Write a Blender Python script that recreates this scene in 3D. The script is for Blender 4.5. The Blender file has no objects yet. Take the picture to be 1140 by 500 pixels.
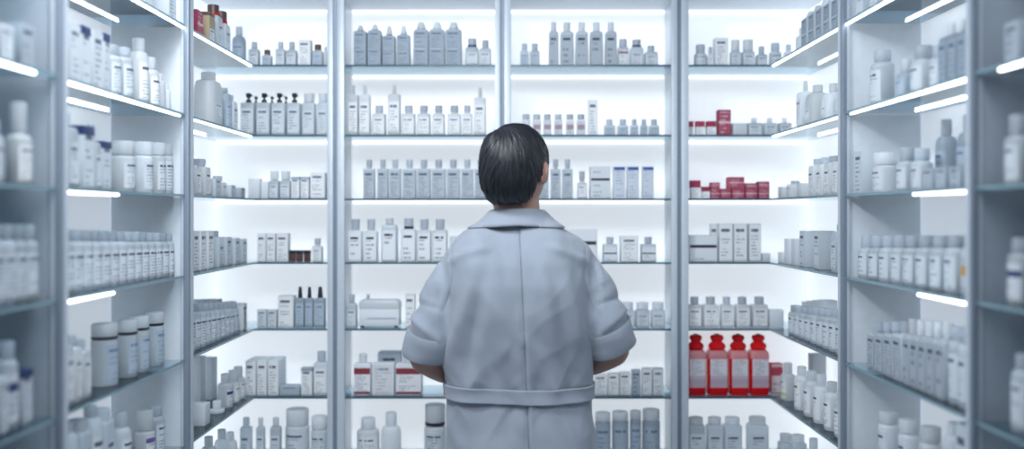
import bpy, bmesh, math, random
from mathutils import Vector, Matrix, noise
from mathutils.bvhtree import BVHTree
random.seed(7)
C = bpy.context.scene.collection
SC = bpy.context.scene
PI = math.pi
# ------------------------------------------------------------------ camera model (1140x500)
F = 987.0; PX = 570.0; PY = 238.0; ZC = 1.54
YB = 2.80; YW = 3.00            # front edge / back panel of the end wall shelving
XS = 0.814; XWL = 1.00          # front edge / back panel of the side shelving
def H(py, Y): return (PY - py) / F * Y
def P(px, py, Y): return Vector(((px - PX) / F * Y, Y, ZC + H(py, Y)))
SHELF_PY = [72, 150, 221, 292, 366, 442, 517]
SH = [H(p, YB) for p in SHELF_PY]
TOP = H(-4, YB)
BOT = H(597, YB)
GT = 0.006
# ------------------------------------------------------------------ materials
MATS = {}
def nt(name):
    m = bpy.data.materials.new(name); m.use_nodes = True
    n = m.node_tree.nodes; n.clear()
    return m, n, m.node_tree.links
def principled(name, col, rough=.45, metal=0., bump=None, sheen=0., spec=.5, trans=0., emis=None, coat=0.):
    if name in MATS: return MATS[name]
    m, n, l = nt(name)
    o = n.new('ShaderNodeOutputMaterial'); b = n.new('ShaderNodeBsdfPrincipled')
    b.inputs['Base Color'].default_value = (*col, 1); b.inputs['Roughness'].default_value = rough
    b.inputs['Metallic'].default_value = metal; b.inputs['Specular IOR Level'].default_value = spec
    b.inputs['Sheen Weight'].default_value = sheen; b.inputs['Coat Weight'].default_value = coat
    b.inputs['Transmission Weight'].default_value = trans
    if emis:
        b.inputs['Emission Color'].default_value = (*emis[0], 1); b.inputs['Emission Strength'].default_value = emis[1]
    tc = n.new('ShaderNodeTexCoord'); nz = n.new('ShaderNodeTexNoise')
    sc, amt, dist = bump or (40., .04, .001)
    nz.inputs['Scale'].default_value = sc; nz.inputs['Detail'].default_value = 3
    l.new(tc.outputs['Object'], nz.inputs['Vector'])
    bp = n.new('ShaderNodeBump'); bp.inputs['Strength'].default_value = amt; bp.inputs['Distance'].default_value = dist
    l.new(nz.outputs['Fac'], bp.inputs['Height']); l.new(bp.outputs['Normal'], b.inputs['Normal'])
    mx = n.new('ShaderNodeMix'); mx.data_type = 'RGBA'
    mx.inputs[6].default_value = (*[c * .93 for c in col], 1); mx.inputs[7].default_value = (*[min(1, c * 1.05) for c in col], 1)
    l.new(nz.outputs['Fac'], mx.inputs[0]); l.new(mx.outputs[2], b.inputs['Base Color'])
    l.new(b.outputs['BSDF'], o.inputs['Surface'])
    MATS[name] = m
    return m
def plastic(name, col, rough=.38, tl=.42):
    """thin-walled moulded plastic: diffuse with some light passing through"""
    if name in MATS: return MATS[name]
    m, n, l = nt(name)
    o = n.new('ShaderNodeOutputMaterial'); b = n.new('ShaderNodeBsdfPrincipled'); t = n.new('ShaderNodeBsdfTranslucent'); mx = n.new('ShaderNodeMixShader')
    oi = n.new('ShaderNodeObjectInfo'); hs = n.new('ShaderNodeHueSaturation'); mr = n.new('ShaderNodeMapRange')
    mr.inputs['To Min'].default_value = .88; mr.inputs['To Max'].default_value = 1.1
    l.new(oi.outputs['Random'], mr.inputs['Value']); l.new(mr.outputs['Result'], hs.inputs['Value'])
    hs.inputs['Color'].default_value = (*col, 1)
    l.new(hs.outputs['Color'], b.inputs['Base Color']); l.new(hs.outputs['Color'], t.inputs['Color'])
    b.inputs['Roughness'].default_value = rough
    mx.inputs[0].default_value = tl
    l.new(b.outputs[0], mx.inputs[1]); l.new(t.outputs[0], mx.inputs[2]); l.new(mx.outputs[0], o.inputs['Surface'])
    MATS[name] = m
    return m
def emitter(name, col, s):
    if name in MATS: return MATS[name]
    m, n, l = nt(name)
    o = n.new('ShaderNodeOutputMaterial'); e = n.new('ShaderNodeEmission')
    e.inputs['Color'].default_value = (*col, 1); e.inputs['Strength'].default_value = s
    l.new(e.outputs[0], o.inputs['Surface']); MATS[name] = m
    return m
def glass(name, tint, fac=.12):
    m, n, l = nt(name)
    o = n.new('ShaderNodeOutputMaterial'); t = n.new('ShaderNodeBsdfTransparent'); g = n.new('ShaderNodeBsdfGlossy'); d = n.new('ShaderNodeBsdfTranslucent')
    fr = n.new('ShaderNodeFresnel'); mx = n.new('ShaderNodeMixShader'); m2 = n.new('ShaderNodeMixShader')
    t.inputs['Color'].default_value = (*tint, 1); g.inputs['Roughness'].default_value = .06; g.inputs['Color'].default_value = (.9, .96, 1, 1)
    d.inputs['Color'].default_value = (.62, .80, .88, 1)
    fr.inputs['IOR'].default_value = 1.45
    m2.inputs[0].default_value = fac
    l.new(t.outputs[0], m2.inputs[1]); l.new(d.outputs[0], m2.inputs[2])
    l.new(fr.outputs[0], mx.inputs[0]); l.new(m2.outputs[0], mx.inputs[1]); l.new(g.outputs[0], mx.inputs[2]); l.new(mx.outputs[0], o.inputs['Surface'])
    return m
def math_node(n, l, op, a, b=None, c=None):
    x = n.new('ShaderNodeMath'); x.operation = op
    for i, v in enumerate((a, b, c)):
        if v is None: continue
        if isinstance(v, (int, float)): x.inputs[i].default_value = v
        else: l.new(v, x.inputs[i])
    return x.outputs[0]
def label_mat(name, base, ink, rows=9, dens=.5, title=True, bands=(), tint=None):
    """paper label: rows of tiny illegible print, optional title line and solid colour bands; bands: (v0, v1, colour)"""
    if name in MATS: return MATS[name]
    m, n, l = nt(name)
    o = n.new('ShaderNodeOutputMaterial'); b = n.new('ShaderNodeBsdfPrincipled'); b.inputs['Roughness'].default_value = .55; lum = sum(base) / 3; sat = max(base) - min(base) < .32; base = tuple(min(.88, ((c * .6 + lum * .4) if sat else c) * 1.02 + .05) for c in base)
    uv = n.new('ShaderNodeUVMap'); sp = n.new('ShaderNodeSeparateXYZ'); l.new(uv.outputs[0], sp.inputs[0])
    u, v = sp.outputs[0], sp.outputs[1]
    oi = n.new('ShaderNodeObjectInfo'); rnd = oi.outputs['Random']
    mn = lambda *a: math_node(n, l, *a)
    def words(rowid, uscale, thr):
        cx = n.new('ShaderNodeCombineXYZ')
        l.new(mn('MULTIPLY', u, uscale), cx.inputs[0]); l.new(mn('MULTIPLY', rowid, 3.7), cx.inputs[1]); l.new(mn('MULTIPLY', rnd, 40.), cx.inputs[2])
        w = n.new('ShaderNodeTexNoise'); w.inputs['Scale'].default_value = 1.; w.inputs['Detail'].default_value = 1.
        l.new(cx.outputs[0], w.inputs['Vector'])
        return mn('GREATER_THAN', w.outputs['Fac'], thr)
    vr = mn('MULTIPLY', v, float(rows)); row = mn('FLOOR', vr); fv = mn('FRACT', vr)
    inrow = mn('MULTIPLY', mn('GREATER_THAN', fv, .28), mn('LESS_THAN', fv, .72))
    wn = n.new('ShaderNodeTexWhiteNoise'); wn.noise_dimensions = '2D'
    cx = n.new('ShaderNodeCombineXYZ'); l.new(row, cx.inputs[0]); l.new(mn('MULTIPLY', rnd, 91.), cx.inputs[1]); l.new(cx.outputs[0], wn.inputs['Vector'])
    present = mn('LESS_THAN', wn.outputs['Value'], dens + .25)
    length = mn('ADD', mn('MULTIPLY', wn.outputs['Value'], .5), .45)
    inu = mn('MULTIPLY', mn('GREATER_THAN', u, .12), mn('LESS_THAN', u, length))
    ink_f = mn('MULTIPLY', mn('MULTIPLY', inrow, present), mn('MULTIPLY', inu, words(row, 14., .44)))
    ink_f = mn('MULTIPLY', ink_f, .6)
    if title:
        tin = mn('MULTIPLY', mn('MULTIPLY', mn('GREATER_THAN', v, .80), mn('LESS_THAN', v, .885)), mn('MULTIPLY', mn('GREATER_THAN', u, .12), mn('LESS_THAN', u, .78)))
        clear = mn('SUBTRACT', 1., mn('GREATER_THAN', v, .76))
        ink_f = mn('MAXIMUM', mn('MULTIPLY', ink_f, clear), mn('MULTIPLY', tin, words(mn('ADD', rnd, 5.), 8., .34)))
    mx = n.new('ShaderNodeMix'); mx.data_type = 'RGBA'
    mx.inputs[6].default_value = (*base, 1); mx.inputs[7].default_value = (*ink, 1); l.new(ink_f, mx.inputs[0])
    out = mx.outputs[2]
    for v0, v1, col in bands:
        k = n.new('ShaderNodeMix'); k.data_type = 'RGBA'
        l.new(mn('MULTIPLY', mn('GREATER_THAN', v, v0), mn('LESS_THAN', v, v1)), k.inputs[0]); l.new(out, k.inputs[6]); k.inputs[7].default_value = (*col, 1)
        out = k.outputs[2]
    l.new(out, b.inputs['Base Color']); l.new(b.outputs[0], o.inputs['Surface']); MATS[name] = m
    return m
INK = (.10, .13, .19)
PAL = {
    'wht': plastic('white_plastic', (.88, .91, .94)), 'pale': plastic('pale_blue_plastic', (.74, .80, .85)), 'grey': plastic('grey_blue_plastic', (.36, .45, .54)),
    'mid': plastic('mid_blue_plastic', (.53, .61, .69)), 'dark': plastic('dark_plastic', (.018, .02, .04), .35, .0), 'cap': plastic('grey_cap_plastic', (.70, .75, .81), .38, .5),
    'red': plastic('red_plastic', (.88, .02, .03), .25, .5), 'blush': plastic('clear_blush_plastic', (.90, .62, .66), .2, .6), 'brown': plastic('brown_plastic', (.10, .05, .045), .4, .0), 'navy': plastic('navy_plastic', (.03, .06, .18), .4, .1),
    'pink': plastic('pink_card', (.70, .16, .22), .6, .2), 'gold': plastic('gold_card', (.45, .36, .22), .5, .1), 'crim': plastic('crimson_card', (.40, .035, .095), .6, .1),
    'card': plastic('white_card', (.84, .88, .92), .7, .2), 'cardg': plastic('grey_card', (.66, .72, .78), .7, .15), 'cardb': plastic('blue_grey_card', (.42, .50, .58), .7, .1),
}
LAB = {
    'txt': label_mat('printed_label_pale', (.56, .65, .73), INK, 9, .55), 'txtw': label_mat('printed_label_white', (.76, .80, .85), INK, 11, .6),
    'txtd': label_mat('printed_label_dense', (.36, .45, .54), (.06, .09, .15), 12, .7), 'big': label_mat('printed_label_large', (.72, .77, .83), (.03, .04, .06), 6, .5),
    'two': label_mat('printed_panel_blue', (.22, .33, .45), (.08, .12, .19), 7, .6), 'emb': label_mat('printed_label_blue_grey', (.32, .41, .51), (.04, .06, .10), 5, .3),
    'blk': label_mat('label_black_bar', (.66, .72, .78), INK, 7, .1, False, ((.52, .64, (.02, .025, .04)),)),
    'blk2': label_mat('label_black_line', (.66, .72, .78), INK, 7, .1, False, ((.48, .58, (.04, .05, .07)),)),
    'redb': label_mat('label_red_band', (.62, .70, .77), INK, 7, .5, False, ((.76, .90, (.32, .10, .13)),)),
    'redl': label_mat('label_red_and_white', (.70, .72, .76), INK, 12, .6, False, ((.74, .97, (.24, .035, .05)), (.0, .09, (.22, .05, .07)))),
    'crim': label_mat('label_crimson_print', (.34, .02, .075), (.75, .55, .60), 6, .6, False, ((.45, .54, (.75, .5, .55)),)),
    'rose': label_mat('label_rose_print', (.62, .50, .54), (.35, .08, .13), 5, .5, False, ((.6, .9, (.45, .05, .09)),)),
    'navy': label_mat('label_blue_top', (.52, .62, .74), (.20, .30, .48), 10, .6, False, ((.90, 1.1, (.045, .09, .34)),)),
    'navs': label_mat('label_navy_bar', (.60, .67, .75), INK, 7, .4, False, ((.62, .80, (.03, .06, .18)),)),
    'pur': label_mat('label_purple_bar', (.66, .70, .78), INK, 7, .4, False, ((.72, .92, (.16, .10, .34)),)),
    'grn': label_mat('label_green_mark', (.66, .72, .72), INK, 8, .6, True, ((.10, .30, (.52, .58, .30)),)),
    'org': label_mat('label_orange_mark', (.44, .50, .58), INK, 7, .4, False, ((.45, .75, (.55, .33, .10)),)),
    'brn': label_mat('label_rose_strip', (.58, .60, .66), INK, 5, .3, False, ((.35, .75, (.38, .27, .33)),)),
    'blu': label_mat('label_blue_tint', (.32, .46, .60), (.16, .25, .40), 7, .6), 'jug': label_mat('label_jug_print', (.60, .58, .66), (.20, .10, .17), 16, .8, False, ((.0, .12, (.50, .36, .42)), (.12, .30, (.44, .34, .42)), (.30, .42, (.50, .42, .50)))),
    'dash': label_mat('label_black_dashes', (.60, .67, .74), INK, 9, .2, False, ((.55, .63, (.02, .025, .04)),)), 'diag': label_mat('label_grey_print', (.62, .65, .70), (.32, .35, .40), 9, .8),
}
# fabrics, structure
SEAM_SHADE = principled('coat_seam_shadow', (.19, .215, .26), .9, bump=(420., .2, .001))  # darker cloth tone stands in for the seam's shadow line
COAT = principled('coat_cotton', (.30, .335, .395), .9, bump=(420., .22, .0015), sheen=.25, spec=.2)
SKIN = principled('skin', (.42, .24, .19), .5, bump=(120., .1, .001))
HAIR = principled('dark_hair', (.013, .014, .020), .42, bump=(300., .2, .001), spec=.4)
TROUSER = principled('navy_trouser_cloth', (.03, .04, .07), .9, bump=(300., .2, .001))
SHOE = principled('black_leather', (.015, .015, .018), .35)
EYE = principled('eye_white', (.7, .7, .7), .2)
METAL = principled('brushed_grey_frame', (.60, .66, .73), .42, metal=.15, bump=(60., .05, .001))
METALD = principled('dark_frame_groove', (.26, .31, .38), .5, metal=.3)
PANEL = principled('white_laminate', (.76, .81, .86), .35)
PANEL_SHADE = principled('shaded_laminate', (.47, .53, .60), .4)  # darker copy of the white laminate; near bays' dimness put into the colour
BACKLIT = principled('backlit_opal_panel', (.80, .85, .90), .3, emis=((.92, .96, 1.0), .56))
SIDEGLOW = principled('side_panel_added_glow', (.70, .76, .82), .3, emis=((.86, .92, 1.0), .42))  # emission added to a plain white panel to brighten the middle bays
CORNGLOW = principled('corner_panel_added_glow', (.74, .80, .86), .3, emis=((.88, .94, 1.0), .62))  # extra emission added so the corner bays glow like the back wall
TOPP = principled('top_panel_laminate', (.82, .85, .90), .4)
GLASS = glass('shelf_glass', (.88, .95, .97), .22)
EDGE = principled('glass_edge', (.055, .12, .17), .15)
EDGEL = principled('pale_glass_edge', (.22, .36, .42), .15)
STRIP = emitter('led_strip_glow', (.90, .96, 1.0), 6.0)
STRIPB = emitter('led_back_strip_glow', (.92, .97, 1.0), 2.2)
FLOORM = principled('pale_floor_tile', (.45, .49, .54), .25)
WALLM = principled('pale_wall_paint', (.55, .60, .66), .8)
CEILM = principled('ceiling_paint', (.65, .69, .74), .85)
# ------------------------------------------------------------------ mesh helpers
def finish(bm, name, mats, smooth=True, angle=38):
    bmesh.ops.recalc_face_normals(bm, faces=bm.faces[:])
    me = bpy.data.meshes.new(name); bm.to_mesh(me); bm.free()
    for m in (mats if isinstance(mats, (list, tuple)) else [mats]): me.materials.append(m)
    if smooth:
        me.shade_smooth(); me.set_sharp_from_angle(angle=math.radians(angle))
    return me
def link(name, me, parent=None, loc=None, rotz=0.):
    o = bpy.data.objects.new(name, me); C.objects.link(o)
    if parent is not None: o.parent = parent
    if loc is not None: o.location = loc
    if rotz: o.rotation_euler = (0, 0, rotz)
    return o
def tag(o, label=None, cat=None, group=None, kind=None):
    if label: o['label'] = label
    if cat: o['category'] = cat
    if group: o['group'] = group
    if kind: o['kind'] = kind
    return o
def box(bm, x0, x1, y0, y1, z0, z1, mi=0, front=None):
    v = [bm.verts.new(p) for p in ((x0, y0, z0), (x1, y0, z0), (x1, y1, z0), (x0, y1, z0), (x0, y0, z1), (x1, y0, z1), (x1, y1, z1), (x0, y1, z1))]
    fs = []
    for k, idx in enumerate(((0, 1, 5, 4), (1, 2, 6, 5), (2, 3, 7, 6), (3, 0, 4, 7), (4, 5, 6, 7), (3, 2, 1, 0))):
        f = bm.faces.new([v[i] for i in idx]); f.material_index = mi; fs.append(f)
    return fs
def bevel_box(bm, x0, x1, y0, y1, z0, z1, r):
    fs = box(bm, x0, x1, y0, y1, z0, z1)
    es = list({e for f in fs for e in f.edges})
    bmesh.ops.bevel(bm, geom=es, offset=r, segments=2, profile=.5, affect='EDGES')
def loft(bm, rings, cap0=True, cap1=True, mi=0):
    vs = [[bm.verts.new(p) for p in r] for r in rings]
    n = len(vs[0])
    for a, b in zip(vs, vs[1:]):
        for i in range(n):
            f = bm.faces.new((a[i], a[(i + 1) % n], b[(i + 1) % n], b[i])); f.material_index = mi
    if cap0: bm.faces.new(vs[0][::-1]).material_index = mi
    if cap1: bm.faces.new(vs[-1]).material_index = mi
    return vs
def rrect(w, d, z, r, k=4):
    r = min(r, w * .499, d * .499); pts = []
    for cx, cy, a0 in ((w / 2 - r, -d / 2 + r, -PI / 2), (w / 2 - r, d / 2 - r, 0), (-w / 2 + r, d / 2 - r, PI / 2), (-w / 2 + r, -d / 2 + r, PI)):
        for i in range(k + 1):
            a = a0 + PI / 2 * i / k; pts.append((cx + r * math.cos(a), cy + r * math.sin(a), z))
    return pts
def circ(r, z, n=24, ry=None):
    ry = ry or r
    return [(r * math.cos(2 * PI * i / n), ry * math.sin(2 * PI * i / n), z) for i in range(n)]
def plate(bm, x0, x1, z0, z1, y, bend=None):
    """label facing -Y with 0..1 uv; bend = radius wraps it on a round body"""
    uvl = bm.loops.layers.uv.verify(); n = 10 if bend else 1
    cols = []
    for i in range(n + 1):
        t = i / n; x = x0 + (x1 - x0) * t
        if bend:
            a = (x / bend); X = bend * math.sin(a); Y = -bend * math.cos(a)
        else: X, Y = x, y
        cols.append((t, bm.verts.new((X, Y, z0)), bm.verts.new((X, Y, z1))))
    for a, b in zip(cols, cols[1:]):
        f = bm.faces.new((a[1], b[1], b[2], a[2]))
        for lp, uvv in zip(f.loops, ((a[0], 0), (b[0], 0), (b[0], 1), (a[0], 1))): lp[uvl].uv = uvv
CACHE = {}
def cached(key, fn):
    if key not in CACHE: CACHE[key] = fn()
    return CACHE[key]
def mm(v): return round(v, 4)
# ------------------------------------------------------------------ product builders; local: base z=0, front -Y. return [(part, mesh, [subparts])]
def make_label(kind, w, d, z0, z1, lab, frac=.84, rnd=False):
    def f():
        bm = bmesh.new()
        if rnd: r = w / 2 + .0005; plate(bm, -r * 1.05, r * 1.05, z0, z1, 0, bend=r)
        else: plate(bm, -w / 2 * frac, w / 2 * frac, z0, z1, -d / 2 - .0005)
        return finish(bm, 'label_mesh', LAB[lab], True)
    return cached(('lab', w, d, z0, z1, lab, frac, rnd), f)
def make_sq(w, d, hb, ht, s):
    """square-sided bottle"""
    col, cap = s.get('col', 'pale'), s.get('cap', 'cap'); cw = mm(w * s.get('cw', .55)); sh = s.get('sh', .12)
    r = min(w, d) * s.get('rad', .16); sd = min(hb * sh, w * .5)
    def body():
        bm = bmesh.new()
        nk = min(cw * .82, d * .8)
        rings = [rrect(w * .96, d * .96, 0, r), rrect(w, d, .0015, r), rrect(w, d, hb - sd, r), rrect(w * .97, d * .97, hb - sd * .55, r), rrect(w * .86, d * .88, hb - sd * .12, r), rrect((w + nk) * .45, min(d, (d + nk) * .45), hb, r)]
        rings += [rrect(nk, nk, hb + .0008, nk * .5), rrect(nk, nk, hb + (ht - hb) * .4, nk * .5)]
        loft(bm, rings); return finish(bm, 'bottle_body', PAL[col])
    def capm():
        bm = bmesh.new(); z0 = hb + (ht - hb) * s.get('gap', .12); cd = min(cw, d * .95); k = cw * .5 if s.get('roundcap', True) else cw * .18
        t = s.get('taper', 1.)
        loft(bm, [rrect(cw, cd, z0, k), rrect(cw, cd, z0 + (ht - z0) * .15, k), rrect(cw * t, cd * t, ht - .001, k * t), rrect(cw * t * .93, cd * t * .93, ht, k * t)]); return finish(bm, 'bottle_cap', PAL[cap])
    key = (w, d, hb, ht, col, cap, cw, sh, s.get('gap'), s.get('taper'), s.get('rad'))
    out = [('body', cached(('sqb',) + key, body)), ('cap', cached(('sqc',) + key, capm))]
    lab = s.get('lab')
    if s.get('two'):
        m = mm((hb - sd) * .5)
        out += [('front_label', make_label('l', w, d, mm(.004), mm(m - .002), lab, .92)), ('front_label', make_label('l', w, d, mm(m + .001), mm(hb - sd * .9), lab, .92))]
    elif lab:
        v0, v1 = s.get('lv', (.08, .86)); out.append(('front_label', make_label('l', w, d, mm(hb * v0), mm((hb - sd) * v1 + sd * .0), lab, s.get('lf', .84))))
    if s.get('ring'):
        def ringm():
            bm = bmesh.new(); q = cw * .54; loft(bm, [circ(q, hb + .0005), circ(q, hb + .0005 + (ht - hb) * .22)]); return finish(bm, 'neck_ring', PAL[s['ring']])
        out.append(('neck_ring', cached(('ring', cw, hb, ht, s['ring']), ringm)))
    return out
def make_round(w, d, hb, ht, s):
    col, cap = s.get('col', 'wht'), s.get('cap', 'wht'); R = w / 2; cr = R * s.get('cw', .62); sh = min(s.get('sh', .14) * hb, R * 1.1)
    def body():
        bm = bmesh.new()
        loft(bm, [circ(R * .94, 0), circ(R, .002), circ(R, hb - sh), circ(R * .985, hb - sh * .7), circ(R * .92, hb - sh * .35), circ(R * .78, hb - sh * .08), circ(max(cr * .9, R * .55), hb), circ(cr * .86, hb + .001), circ(cr * .86, hb + (ht - hb) * .5)])
        return finish(bm, 'bottle_body', PAL[col])
    def capm():
        bm = bmesh.new(); z0 = hb + (ht - hb) * s.get('gap', .1); n = 28
        loft(bm, [circ(cr * .98, z0, n), circ(cr, z0 + .001, n), circ(cr, ht - .0025, n), circ(cr * .95, ht - .0006, n), circ(cr * .85, ht, n)]); return finish(bm, 'bottle_cap', PAL[cap])
    key = (w, hb, ht, col, cap, s.get('cw'), s.get('sh'), s.get('gap'))
    out = [('body', cached(('rb',) + key, body)), ('cap', cached(('rc',) + key, capm))]
    if s.get('lab'):
        v0, v1 = s.get('lv', (.1, .92)); out.append(('front_label', make_label('r', w, w, mm(hb * v0), mm((hb - sh) * v1), s['lab'], rnd=True)))
    if s.get('ring'):
        def ringm():
            bm = bmesh.new(); z0 = hb + (ht - hb) * .02; loft(bm, [circ(cr * 1.02, z0), circ(cr * 1.02, z0 + (ht - hb) * .16)]); return finish(bm, 'neck_ring', PAL[s['ring']])
        out.append(('neck_ring', cached(('rring', w, hb, ht, s['ring']), ringm)))
    return out
def make_pump(w, d, hb, ht, s):
    base = make_sq(w, d, hb, hb + .004, dict(s, cw=.4, cap='pale', gap=.0))
    def pump():
        bm = bmesh.new(); h = ht - hb; r = min(w * .2, .0085)
        loft(bm, [circ(r, hb + .001), circ(r, hb + h * .3), circ(r * .45, hb + h * .34), circ(r * .45, hb + h * .6)])
        loft(bm, [circ(r * .8, hb + h * .55), circ(r * 1.0, hb + h * .62), circ(r * 1.05, ht - .002), circ(r * .8, ht)])
        return finish(bm, 'pump_head', PAL['dark'])
    def noz():
        bm = bmesh.new(); h = ht - hb; L = w * .34
        for k in range(1): loft(bm, [[(x, y * .5 - (0), z) for x, y, z in ((t * L, -.005, hb + h * (.78 - .14 * t * t)), (t * L, .005, hb + h * (.78 - .14 * t * t)), (t * L, .005, hb + h * (.92 - .2 * t * t)), (t * L, -.005, hb + h * (.92 - .2 * t * t)))] for t in (0, .35, .7, 1)])
        return finish(bm, 'pump_nozzle', PAL['dark'])
    return [base[0]] + base[2:] + [('pump', cached(('pump', w, hb, ht), pump), [('nozzle', cached(('noz', w, hb, ht), noz))])]
def make_carton(w, d, hb, ht, s):
    col = s.get('col', 'card')
    def body():
        bm = bmesh.new(); bevel_box(bm, -w / 2, w / 2, -d / 2, d / 2, 0, hb, min(.0012, w * .05)); return finish(bm, 'carton_body', PAL[col], True, 30)
    out = [('body', cached(('cb', w, d, hb, col), body))]
    if s.get('lab'):
        v0, v1 = s.get('lv', (.04, .97)); out.append(('front_label', make_label('c', w, d, mm(hb * v0), mm(hb * v1), s['lab'], s.get('lf', .93))))
    if s.get('lid'):
        def lid():
            bm = bmesh.new(); e = .0007; bevel_box(bm, -w / 2 - e, w / 2 + e, -d / 2 - e, d / 2 + e, hb * s.get('lidv', .8), hb + .0007, .0006); return finish(bm, 'carton_lid', PAL[s['lid']], True, 30)
        out.append(('lid', cached(('cl', w, d, hb, s['lid']), lid)))
    if s.get('flap'):
        def flap():
            bm = bmesh.new(); bevel_box(bm, -w * .48, w * .48, -d * .48, d * .48, hb, hb + .0018, .0005); return finish(bm, 'carton_flap', PAL['wht'], True, 30)
        out.append(('flap', cached(('cf', w, d, hb), flap)))
    return out
def make_jug(w, d, hb, ht, s):
    """red screw-top jug: clear waist under a ribbed collar, moulded handle ring, big red cap"""
    r = w * .2
    def body():
        bm = bmesh.new()
        loft(bm, [rrect(w * .95, d * .95, 0, r), rrect(w, d, .003, r), rrect(w, d, hb * .86, r), rrect(w * .97, d * .97, hb * .93, r), rrect(w * .80, d * .8, hb * .98, r), rrect(w * .62, d * .62, hb, r), rrect(w * .60, d * .6, hb + (ht - hb) * .3, r)])
        return finish(bm, 'jug_body', PAL['red'])
    def shoulder():
        bm = bmesh.new(); e = .0012
        loft(bm, [rrect(w + e, d + e, hb * .80, r), rrect(w + e, d + e, hb * .87, r), rrect(w * .98, d * .98, hb * .94, r), rrect(w * .82, d * .82, hb * .985, r)], False, False)
        return finish(bm, 'jug_shoulder', PAL['blush'])
    def cap():
        bm = bmesh.new(); h = ht - hb; n = 28
        loft(bm, [circ(w * .36, hb + h * .02, n), circ(w * .43, hb + h * .06, n), circ(w * .44, hb + h * .30, n), circ(w * .36, hb + h * .42, n), circ(w * .27, hb + h * .50, n), circ(w * .27, hb + h * .60, n), circ(w * .34, hb + h * .68, n), circ(w * .35, hb + h * .86, n), circ(w * .28, hb + h * .97, n), circ(w * .16, ht, n)])
        return finish(bm, 'jug_cap', PAL['red'])
    def knob():
        bm = bmesh.new(); h = ht - hb; loft(bm, [circ(w * .13, ht - h * .02), circ(w * .14, ht + h * .02), circ(w * .10, ht + h * .07)]); return finish(bm, 'jug_knob', PAL['gold'])
    k = (w, d, hb, ht)
    return [('body', cached(('jb',) + k, body)), ('shoulder', cached(('js',) + k, shoulder)), ('cap', cached(('jc',) + k, cap), [('tab', cached(('jk',) + k, knob))]), ('front_label', make_label('j', w, d, mm(hb * .17), mm(hb * .80), 'jug', .86))]
def make_case(w, d, hb, ht, s):
    """white hinged case with a rounded lid, latch, slot and feet"""
    def body():
        bm = bmesh.new(); bevel_box(bm, -w / 2, w / 2, -d / 2, d / 2, .003, hb * .72, .004); return finish(bm, 'case_body', PAL['card'])
    def lid():
        bm = bmesh.new(); e = .003; loft(bm, [rrect(w + e, d + e, hb * .70, .008), rrect(w + e, d + e, hb * .86, .008), rrect(w * .98, d * .98, hb * .95, .008), rrect(w * .9, d * .92, hb, .008)]); return finish(bm, 'case_lid', PAL['wht'])
    def latch():
        bm = bmesh.new(); bevel_box(bm, -w * .30, w * .42, -d / 2 - .002, -d / 2 + .001, hb * .32, hb * .38, .0007); return finish(bm, 'case_latch', PAL['cap'])
    def foot(sx):
        bm = bmesh.new(); bevel_box(bm, sx * w * .42 - .006, sx * w * .42 + .006, -d / 2 - .001, -d / 2 + .012, 0, .006, .001); return finish(bm, 'case_foot', PAL['dark'])
    return [('body', body()), ('lid', lid()), ('latch', latch()), ('foot', foot(-1)), ('foot', foot(1))]
BUILD = {'sq': make_sq, 'rd': make_round, 'pu': make_pump, 'ca': make_carton, 'ju': make_jug, 'cs': make_case}
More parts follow.
